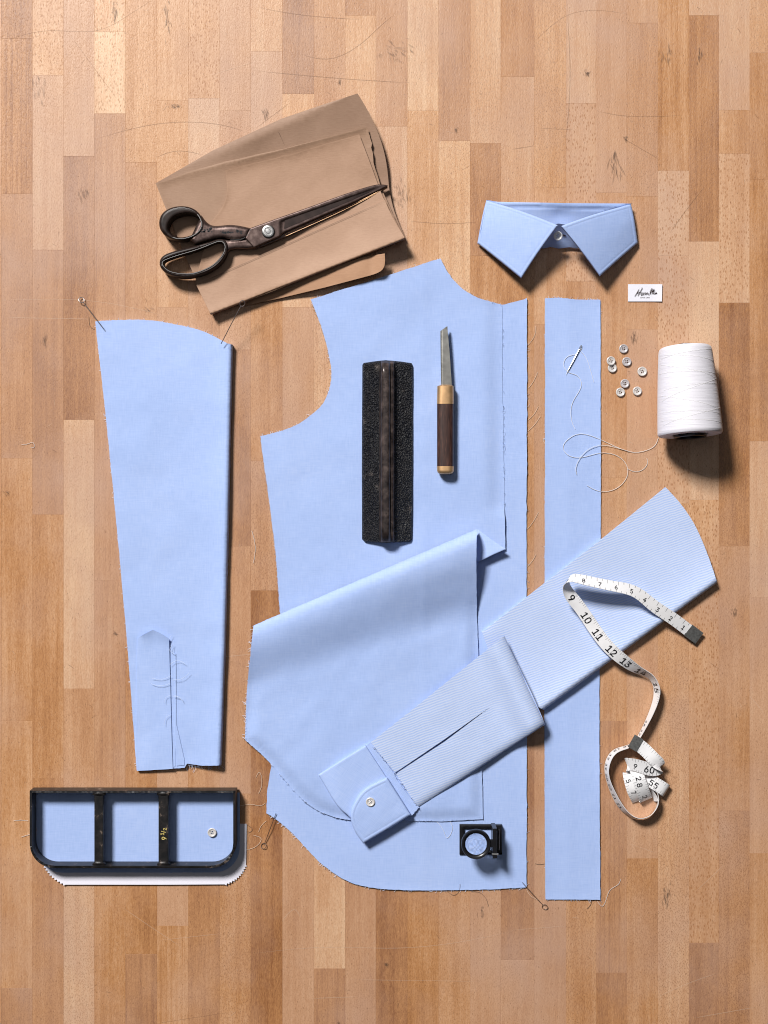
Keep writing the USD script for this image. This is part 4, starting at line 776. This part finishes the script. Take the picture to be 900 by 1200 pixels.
# ---------------------------------------------------------------- measuring tape
ta = Thing('measuring_tape', 'white measuring tape with black numbers, one end looped over the sleeve', 'measuring tape', base_of(740, 840))
HW = .0072
class Ribbon:
    """controls: px, py, z(mm) of the centre and the lateral direction (to the reader's up side of the print), photo x, photo y, z."""
    def __init__(self, ctrl, n=140, hw=HW):
        c = spline(np.array([[*P(a[0], a[1], a[2] / 1000), a[3], -a[4], a[5]] for a in ctrl]) * np.array([1000] * 3 + [1] * 3), n)
        self.C, Lt = c[:, :3] / 1000, c[:, 3:]
        T = np.gradient(self.C, axis=0); T /= np.linalg.norm(T, axis=1, keepdims=True)
        Lt = Lt - T * (Lt * T).sum(1, keepdims=True); self.L = Lt / np.linalg.norm(Lt, axis=1, keepdims=True); self.N = np.cross(T, self.L)
        self.s = np.concatenate([[0], np.cumsum(np.linalg.norm(np.diff(self.C, axis=0), axis=1))]); self.hw = hw
    def at(self, s, v, w):
        C, Lt, N = (np.stack([np.interp(s, self.s, a[:, k]) for k in range(3)], -1) for a in (self.C, self.L, self.N))
        return C + Lt * np.asarray(v)[:, None] + N * np.asarray(w)[:, None]
    def mesh(self, t=.0005):
        n = len(self.s); vs = [self.at(self.s, np.full(n, a), np.full(n, b)) for a, b in ((self.hw, t / 2), (-self.hw, t / 2), (-self.hw, -t / 2), (self.hw, -t / 2))]
        v = np.stack(vs, 1).reshape(-1, 3); f = []
        for i in range(n - 1):
            for j in range(4): j2 = (j + 1) % 4; f += [[4*i+j, 4*i+j2, 4*i+4+j2], [4*i+j, 4*i+4+j2, 4*i+4+j]]
        f += [[0, 1, 2], [0, 2, 3], [4*n-4, 4*n-2, 4*n-3], [4*n-4, 4*n-1, 4*n-2]]
        return fix(v, np.array(f))
    def text(self, txt, s, h, v0=0.0, side=1, flip=1):
        m = meshkit.text_mesh(txt, h, .00008, bold=True); q = np.array(m.vertices); b = m.bounds
        q[:, 0] -= b[:, 0].mean(); q[:, 1] -= b[:, 1].mean()
        return self.at(s + flip * side * q[:, 0], flip * q[:, 1] + v0, side * (.00030 + q[:, 2])), np.array(m.faces)
    def tick(self, s, v0, v1, w, side=1):
        a = np.array([s - w, s + w, s + w, s - w]); vv = np.array([v0, v0, v1, v1]); return self.at(a, vv, np.full(4, side * .00031)), np.array([[0, 1, 2], [0, 2, 3]])
def printed(rb, marks, ticks, side=1, flip=1, on=None):
    ms = [rb.text(t, s, h, v0, side, flip) for (t, s, h, v0) in marks]; tk = [rb.tick(*q, side) for q in ticks]
    for m_ in ms: ta.part('number', m_, INK_K, smooth=False, parent=on)
    if tk: ta.part('graduations', cat_meshes(tk), INK_K, smooth=False, kind='stuff', parent=on)
# the upper run: metal end, over the edge of the sleeve, up into a loop and down the numbered leg
R1 = Ribbon([(818,746.5,6,.62,-.75,.05), (806,738,8,.6,-.75,.05), (787,724,13,.56,-.8,.0), (765,709,18,.5,-.8,-.15), (745,694,22,.35,-.8,-.4), (722,687.5,26,.2,-.75,-.55), (697,682.5,29,.15,-.72,-.6), (676,678,30,.1,-.62,-.7),
             (667.5,678.5,28,.15,-.4,-.95), (663.5,685,24,.65,-.1,-.9), (668,697,20,.85,-.35,-.3), (679,711,18,.83,-.5,.25), (696,736,17.5,.82,-.56,.1), (713,758,18.5,.78,-.6,.15), (731,774,17,.62,-.7,.4), (749,786,12,.35,-.6,.85), (762,793,10,.3,-.35,1.0),
             (769,804,9.0,.35,.0,1.0), (769,818,8.5,.25,.05,1.0), (762,838,8.5,.1,.05,1.0), (752,858,8.5,.0,.0,1.0), (740,873,8.5,0,0,1.0), (722,880,8.5,.08,.05,1.0), (712.5,893,8.5,.18,0,1.0), (711.5,909,8.5,.15,-.1,1.0), (719,930,8.5,.25,-.22,1.0), (729,947,8.5,.30,-.22,1.0), (743,958,8.5,.1,-.25,1.0), (758,958,8.5,-.15,-.3,1.0), (769,947,8.5,-.2,-.1,1.0), (771,932,8.5,-.1,.05,1.0), (765,920,8.5,-.1,.1,1.0)], 420)
RP = {1: ta.part('ribbon', R1.mesh(), TAPE, 40)}
def s_at(rb, px, py):
    z = rb.C[:, 2]; q = P(px, py, z); return rb.s[np.argmin(np.linalg.norm(q - rb.C, axis=1))]
s10, s11 = s_at(R1, 690, 724), s_at(R1, 703, 742)
inch = .0245
marks = []; ticks = []
for n_, (x, y) in {'9': (670, 701), '10': (689, 722), '11': (703, 741), '12': (719, 761), '13': (734, 776), '14': (752, 787), '15': (769, 806)}.items():
    s0 = s_at(R1, x, y); marks.append((n_, s0, .0082, -.0008)); ticks += [(s0 + .001, -.0072, .0072, .00014)]
    for k in range(1, 8): ticks.append((s0 + inch * .82 * k / 8, .0072, .0072 - (.0046 if k == 4 else .0028), .00014))
for k in range(1, 12): marks.append((str(16 + k // 2), s_at(R1, 762, 838) + .012 * k, .0050, -.002))
marks_b, ticks_b = [], []
for k in range(26):
    s0 = .012 + k * .0065
    if s0 > s_at(R1, 664, 684): break
    ticks_b.append((s0, .0072, .0072 - (.005 if k % 2 == 0 else .0028), .0002)); ticks_b.append((s0 + .003, -.0072, -.0072 + .0028, .0002))
    if k % 3 == 1: marks_b.append((str(1 + k // 3), s0 + .003, .0052, -.0012))
printed(R1, marks, ticks, side=1, on=RP[1]); printed(R1, marks_b, ticks_b, side=-1, flip=1, on=RP[1])
tip = Ribbon([(819.5,748,5.6,.62,-.75,.05), (812.5,742.8,6.9,.62,-.75,.05), (806.5,738.2,7.9,.6,-.75,.05)], 10, .0079); ta.part('metal_tip', tip.mesh(.0014), TAPE_EDGE, 40)
# the far end: turned back, wound loosely
R2 = Ribbon([(741,869,17,-.55,.8,.1), (749,873.5,16.5,-.55,.8,.05), (758,881,17.5,-.6,.75,-.05), (767,890,19,-.7,.7,-.1), (772,896,17,-.55,.75,-.1), (770,901,15,-.1,.97,-.1), (760,901,15.5,.2,.95,-.1), (748,897.5,15,.25,.95,-.15), (738,895.5,11.5,.28,.93,-.1), (735,896,7,.28,.93,0),
             (739,899,4.5,.1,.95,0), (748,904,5,-.4,.9,0), (756,910,7.5,-.5,.85,0), (765,916.5,11,-.5,.85,0), (774,922,12,-.5,.85,0), (780,926,10,-.5,.85,0), (780.5,927,5,-.5,.85,0), (774,923,2.5,-.6,.8,0), (762,915,2.0,-.8,.5,0), (750,904,2.0,-.95,.2,0),
             (745.4,901.5,4.5,-.97,-.05,0), (746,904.5,11,-.97,-.02,0), (748.3,912,16,-.97,.1,.1), (751.3,921,17,-.96,.2,.12), (754.5,930,14,-.95,.28,.18), (757,936.5,7.5,-.92,.33,.2), (756.5,937,2.5,-.92,.33,.1), (750,926,1.6,-.95,.2,0), (742,912,1.6,-.95,.05,0),
             (737.8,906.5,4,-.9,-.1,-.15), (738,910,9.5,-.9,-.05,-.25), (739.8,918,12,-.93,.12,-.3), (743,928,11.5,-.92,.28,-.25), (747,936,6,-.9,.35,-.15), (748,938.5,1.5,-.9,.35,-.1)], 600, .0076)
RP[2] = ta.part('ribbon', R2.mesh(), TAPE, 40)
tip2 = Ribbon([(740,868,17.8,-.55,.8,.1), (749.5,873.7,17.4,-.55,.8,.05)], 6, .0082); ta.part('metal_tip', tip2.mesh(.0014), TAPE_EDGE, 40)
tk2 = [R2.tick(k * .0031, e_ * .0076, e_ * (.0076 - (.0042 if k % 4 == 0 else .0024)), .00014, sd_) for k in range(3, int(R2.s[-1] / .0031)) for e_ in (1, -1) for sd_ in (1, -1)]
ta.part('graduations', cat_meshes(tk2), INK_K, smooth=False, kind='stuff', parent=RP[2])
R6 = Ribbon([(757,920,4,.4,0,.9), (763,927,4.5,.4,0,.9), (767,933,5,.4,0,.9), (769,939,5.5,.4,.1,.9)], 30, .0045)
ta.part('ribbon', R6.mesh(), TAPE, 40)
def up_print(rb, txt, px, py, h, rot_deg, zoff=.0006, bold=True):
    """print on the tape where the reader sees it at (px, py), turned clockwise by rot_deg, laid onto the tape's surface."""
    m = meshkit.text_mesh(txt, h, .00008, bold=bold); q = np.array(m.vertices); b = m.bounds; q[:, 0] -= b[:, 0].mean(); q[:, 1] -= b[:, 1].mean()
    a = -math.radians(rot_deg); x = q[:, 0] * math.cos(a) - q[:, 1] * math.sin(a); y = q[:, 0] * math.sin(a) + q[:, 1] * math.cos(a)
    q_ = P(px, py, rb.C[:, 2]); i = np.argmin(np.linalg.norm(q_ - rb.C, axis=1) - .6 * rb.C[:, 2]); s0 = rb.s[i]; c0 = P(px, py, rb.C[i, 2])
    ok = np.abs(rb.s - s0) < .013
    pt = c0 + np.stack([x, y, 0 * x], -1); j = np.argmin(((pt[:, None, :2] - rb.C[None, :, :2]) ** 2).sum(-1) + np.where(ok, 0, 1)[None, :], 1)
    Nn = rb.N[j] * np.sign(rb.N[j, 2:3]); dz = -((pt[:, :2] - rb.C[j, :2]) * Nn[:, :2]).sum(1) / np.maximum(Nn[:, 2], .3)
    return np.column_stack([pt[:, :2], rb.C[j, 2] + dz + .00035 + q[:, 2]]), np.array(m.faces)
for m_ in [up_print(R2, '60', 761, 902, .0074, 10), up_print(R2, '9', 744.5, 898, .0055, 14)]: ta.part('number', m_, INK_K, smooth=False, parent=RP[2])
ta.part('number', up_print(R2, '55', 766, 919, .0068, 32), INK_K, smooth=False, parent=RP[2])
for m_ in [up_print(R2, '8', 749.5, 920, .0062, 80), up_print(R2, '2', 748.3, 912.5, .0062, 75), up_print(R2, '2', 755.5, 934, .0060, 75)]: ta.part('number', m_, INK_K, smooth=False, parent=RP[2])
for m_ in [up_print(R2, '5', 736.5, 915.5, .0052, 65), up_print(R2, '7', 742.5, 929, .0055, 60)]: ta.part('number', m_, INK_K, smooth=False, parent=RP[2])

# ---------------------------------------------------------------- folding magnifier
lp = Thing('folding_magnifier', 'small black folding linen magnifier standing on the shirt hem', 'magnifier', base_of(563, 985))
gx_, gy_ = np.meshgrid(np.linspace(538, 588, 8), np.linspace(966, 1002, 8)); zl = float(zA(gx_.ravel(), gy_.ravel()).max()) - .0003
fr = Polygon([(538.5,966),(588,966),(588.3,1001.5),(538.5,1001.5)]).difference(Polygon([(544.5,971.5),(576,971.5),(576,997),(544.5,997)]))
lp.part('base_frame', sheet(fr, lambda x, y, d: zl + .003 - .0006 * (d < .6), step=2, bstep=1.6, zbot=lambda x, y, d: zl + 0 * x), BLACK, 30)
def boxm(x0, x1, y0, y1, z0, z1, r=.0006):
    a, b = P(x0, y1, z1), P(x1, y0, z1); pts = []
    lo3, hi3 = np.array([a[0], a[1], z0]) + r, np.array([b[0], b[1], z1]) - r
    M = m3.Manifold.batch_hull([m3.Manifold.sphere(r, 8).translate(tuple(float(c[k]) for k, c in zip(range(3), (np.array([lo3[0], hi3[0]])[[i]], ) * 0)) or (float([lo3[0], hi3[0]][i]), float([lo3[1], hi3[1]][j]), float([lo3[2], hi3[2]][k2]))) for i in (0, 1) for j in (0, 1) for k2 in (0, 1)])
    mm = M.to_mesh(); return np.array(mm.vert_properties[:, :3]), np.array(mm.tri_verts)
lp.part('hinge_block', boxm(579.5, 588, 967, 999, zl + .003, .011), BLACK, 40)
lp.part('side_arm', boxm(577.5, 582.5, 971, 1006, .006, .033), BLACK, 40)
c = np.linspace(P(584.8, 972, .0115), P(584.8, 996, .0115), 4); lp.part('hinge_pin', tube(c, .0009, 10), STEEL, 40)
c = np.linspace(P(576.5, 1001, .0325), P(584, 1001, .0325), 4); lp.part('hinge_pin', tube(c, .0011, 10), STEEL, 40)
zlens = .031; lc = P(557.8, 989, zlens)
v, f = lathe([(.0124, -.002), (.0165, -.002), (.0171, -.001), (.0171, .002), (.0163, .003), (.0148, .0031), (.0130, .0022), (.0124, .0010), (.0124, -.002)], 56); lp.part('lens_ring', (v + lc, f), BLACK, 40)
Rl = .034; pr = []
for r in np.linspace(0, .0123, 14): pr.append((r, -(math.sqrt(Rl**2 - r**2) - math.sqrt(Rl**2 - .0123**2)) - .0003))
pr2 = [(r, -h) for r, h in pr[::-1]]
v, f = lathe(pr + pr2, 56); lp.part('lens', (v + lc, f), GLASS, 60)
lp.part('lens_bracket', boxm(573, 578.5, 984, 993, .0295, .0325), BLACK, 40)

# ---------------------------------------------------------------- cuff cutting die, with cloth and paper under it
def rounded_rect(x0, y0, x1, y1, r, s=0.0):
    p = [(x0, y0), (x1, y0), (x1, y1 - r)] + [(x1 - r + r * math.cos(a), y1 - r + r * math.sin(a)) for a in np.linspace(0, math.pi / 2, 14)[1:]] + [(x0 + r, y1)] + [(x0 + r + r * math.cos(a), y1 - r + r * math.sin(a)) for a in np.linspace(math.pi / 2, math.pi, 14)[1:]]
    return Polygon(p)
def pinked(a, b, ctr_, n, depth):
    pts = []; base = spline([a, ctr_, b], 2 * n + 1)
    for i, p in enumerate(base):
        t = base[min(i + 1, 2 * n)] - base[max(i - 1, 0)]; t = t / np.linalg.norm(t); nn = np.array([t[1], -t[0]]); pts.append(tuple(p + nn * (depth if i % 2 else 0)))
    return pts
it = Thing('interfacing_sheet', 'white paper-like sheet with pinked corners beneath the cutting die', 'interfacing', base_of(170, 1000))
IT = [(52,965),(289,965.5),(288.3,1012)] + pinked((288,1013), (263,1036.3), (279,1027), 11, 2.2) + [(200,1036.8),(77,1036.8)] + pinked((77,1036.8), (52,1014), (62,1027), 9, 2.2)
it.part('sheet', sheet(IT, lambda x, y, d: .0012 + .0005 * und(x, y, 30, 111) + .0012 * sstep(1026, 1037, y), step=5, bstep=2, thick=.0008), INTERFACING, 30)
cf = Thing('cuff_fabric', 'blue cuff shaped cloth layer lying inside the cutting die', 'fabric piece', base_of(160, 975))
cf.part('cloth', sheet(rounded_rect(42.5, 929, 281, 1022.5, 30), lambda x, y, d: .0026 + .0006 * und(x, y, 35, 113), step=5, bstep=3, thick=.0010, fray=.1), CLOTH)
button(248.6, 975.3, .0031, 'pearl button inside the right compartment of the black cutting die', rot=.2)
dh0, dh1 = .0034, .0215
die = Thing('cuff_cutting_die', 'black steel cuff shaped cutting die with two cross bars', 'cutting die', base_of(155, 970))
outer = rounded_rect(34.8, 926.5, 276.2, 1017.3, 29)
def wall_mesh(poly_out, w, z0, z1):
    po = np.asarray(poly_out.exterior.coords)[:-1]; pi_ = poly_out.buffer(-w, join_style='mitre')
    pol = poly_out.difference(pi_)
    return sheet(pol, lambda x, y, d: z1 - .0008 * (d < .5) + .0007 * (und(x, y, 16, 121) - .5), step=1.6, bstep=2.0, rings_at=(.5,), zbot=lambda x, y, d: z0 + 0 * x)
die.part('outer_wall', wall_mesh(outer, 3.0, dh0, dh1), STEEL_RULE, 35)
bars = []
for (x0, x1) in ((110.3, 121.0), (185.6, 197.2)):
    bars.append(die.part('cross_bar', boxm(x0, x1, 929.8, 1013.8, .013, dh1 - .0012, .001), STEEL_RULE, 40))
    for yy in (930, 1012):
        M = [];
        die.part('weld', parent=bars[-1], mat=STEEL_RULE, smooth=60, mesh=(lambda vf: (vf[0], vf[1]))(sheet([( (x0+x1)/2 + 7.2 * math.cos(a) * (1 + .15 * math.sin(3*a)), yy + 3.4 * math.sin(a)) for a in np.arange(14) * math.pi / 7], lambda x, y, d: dh1 - .0014 + .0018 * sstep(0, 3, d), step=1.5, thick=.004)))
def side_text(txt, h):
    m = meshkit.text_mesh(txt, h, .0001, bold=True); q = np.array(m.vertices); b = m.bounds; q[:, 0] -= b[:, 0].mean(); q[:, 1] -= b[:, 1].mean(); return q, np.array(m.faces)
zt_ = dh1 - .0011
for (txt, h, px, py) in (('9', .0052, 192.2, 982.4), ('1', .0040, 190.2, 977.2), ('/', .0046, 191.6, 974.8), ('2', .0038, 193.2, 971.6)):
    q, f_ = side_text(txt, h); o = P(px, py, zt_); die.part('painted_size', (np.stack([o[0] - q[:, 1], o[1] + q[:, 0], o[2] + q[:, 2]], -1), f_), PAINT_Y, smooth=False, parent=bars[1])

# ---------------------------------------------------------------- pins
def pin(head, tipp, zh, zt, label, hook=None, r=.00048, m_=None):
    a, b = P(*head, zh), P(*tipp, zt); d = (b - a) / np.linalg.norm(b - a)
    t = Thing('loop_head_pin', label, 'pin', base_of(*head), 'pins with looped heads')
    pts = [a + d * .0036, a * .5 + b * .5 + np.array([0, 0, .001]), b]
    if hook: pts.append(P(*hook, zt + .0006))
    t.part('shaft', tube(np.array(pts) if not hook else spline(np.array(pts) * 1000, 24) / 1000, r, 7), m_ or PIN_STEEL, 40)
    sx_ = np.cross(d, [0, 0, 1.]); c = a
    ring_ = [c + .0034 * (d * math.cos(q) + sx_ * .85 * math.sin(q)) + np.array([0, 0, .0008 * math.sin(q)]) for q in np.arange(22) * math.pi / 11]
    t.part('loop_head', tube(ring_, r * .95, 6, closed=True), m_ or PIN_STEEL, 40)
pin((95.5,351.5), (120.5,384), .0030, .0085, 'pin stuck in the upper left corner of the flat sleeve')
pin((284,355.5), (259,403), .0300, .0155, 'pin whose loop rests on brown paper, stuck in the sleeve right corner', hook=None)
pin((309,991.5), (323.5,953), .0014, .0045, 'pin at the left corner of the shirt hem', r=.00038, m_=STEEL)
pin((638.5,1063), (612,1034), .0014, .0045, 'pin at the lower right corner of the shirt hem', r=.00038, m_=STEEL)

# ---------------------------------------------------------------- loose thread ends on the wood
for pts, m, lab in [
 ([(619,404),(626,394),(628,382)], TAN_THREAD, 'tan fluff thread in the upper gap between shirt front and strip'),
 ([(619,455),(625,447),(630,436)], TAN_THREAD, 'slanting tan thread in the gap beside the knife handle'),
 ([(619,492),(626,485),(631,476)], TAN_THREAD, 'tan curved thread in the gap, upper of a close pair'),
 ([(619,505),(627,497),(633,488)], TAN_THREAD, 'tan curved thread in the gap, lower of a close pair'),
 ([(618,620),(625,611),(631,600)], TAN_THREAD, 'tan thread in the gap level with the pleat corner'),
 ([(618,664),(624,657),(628,650)], TAN_THREAD, 'short tan thread in the gap just above the striped sleeve'),
 ([(640,522),(637,515),(644,513)], WHITE_THREAD, 'white thread end sticking out left of the strip'),
 ([(282,944),(296,943),(306,944),(311,941)], TAN_THREAD, 'tan thread running right from the cutting die top corner'),
 ([(288,966),(296,972),(291,976)], DARK_THREAD, 'dark hooked thread beside the interfacing corner'),
 ([(288,996),(300,992),(306,983),(297,979)], TAN_THREAD, 'looped tan thread beside the interfacing right edge'),
 ([(16,962),(24,961),(33,962)], WHITE_THREAD, 'pale thread end left of the cutting die, upper one'),
 ([(25,981),(31,979),(35,978)], WHITE_THREAD, 'pale thread end left of the cutting die, lower one'),
 ([(512,963),(520,974),(524,982),(530,972),(527,962)], WHITE_THREAD, 'curled pale thread under the shirt bottom edge, left of the magnifier'),
 ([(523,1043),(532,1049),(538,1044),(539,1036)], DARK_THREAD, 'dark loop of thread crossing the lower hem'),
 ([(552,1045),(562,1046),(570,1054),(572,1062)], DARK_THREAD, 'fine dark thread on the wood under the hem, below the magnifier'),
 ([(617,1042),(622,1050),(632,1056),(640,1066)], TAN_THREAD, 'tan thread next to the lower right hem pin'),
 ([(700,1056),(706,1062),(711,1052),(716,1042),(725,1036),(727,1030)], WHITE_THREAD, 'wavy pale thread at the lower right corner of the strip'),
 ([(694,1054),(692,1060),(688,1065)], DARK_THREAD, 'short dark thread under the strip lower edge'),
 ([(627,1012),(634,1013),(638,1012)], DARK_THREAD, 'dark thread across the gap near the lower end of the strip'),
 ([(25,521),(33,520),(39,519),(40,524),(36,524)], WHITE_THREAD, 'tiny curled white thread on wood near the left picture edge'),
 ([(300,911),(304,905),(307,917),(303,930)], TAN_THREAD, 'tan thread curl on wood left of the shirt corner'),
 ([(303,975),(306,968),(312,962)], TAN_THREAD, 'tan thread beside the pin at the shirt left corner'),
 ([(104,371),(106,383),(111,386)], DARK_THREAD, 'dark thread bend at the sleeve upper left corner'),
 ([(295,622),(299,640),(297,660)], WHITE_THREAD, 'pale thread on the wood between sleeve and shirt side edge'),
]:
    def zz(x, y): return np.where(((y > 955) & (y < 1043) & (x > 330) & (x < 617)), zA(x, y) + .0006, .0007) + 0 * x
    thread(pts, zz, .00019, m, lab, n=24)
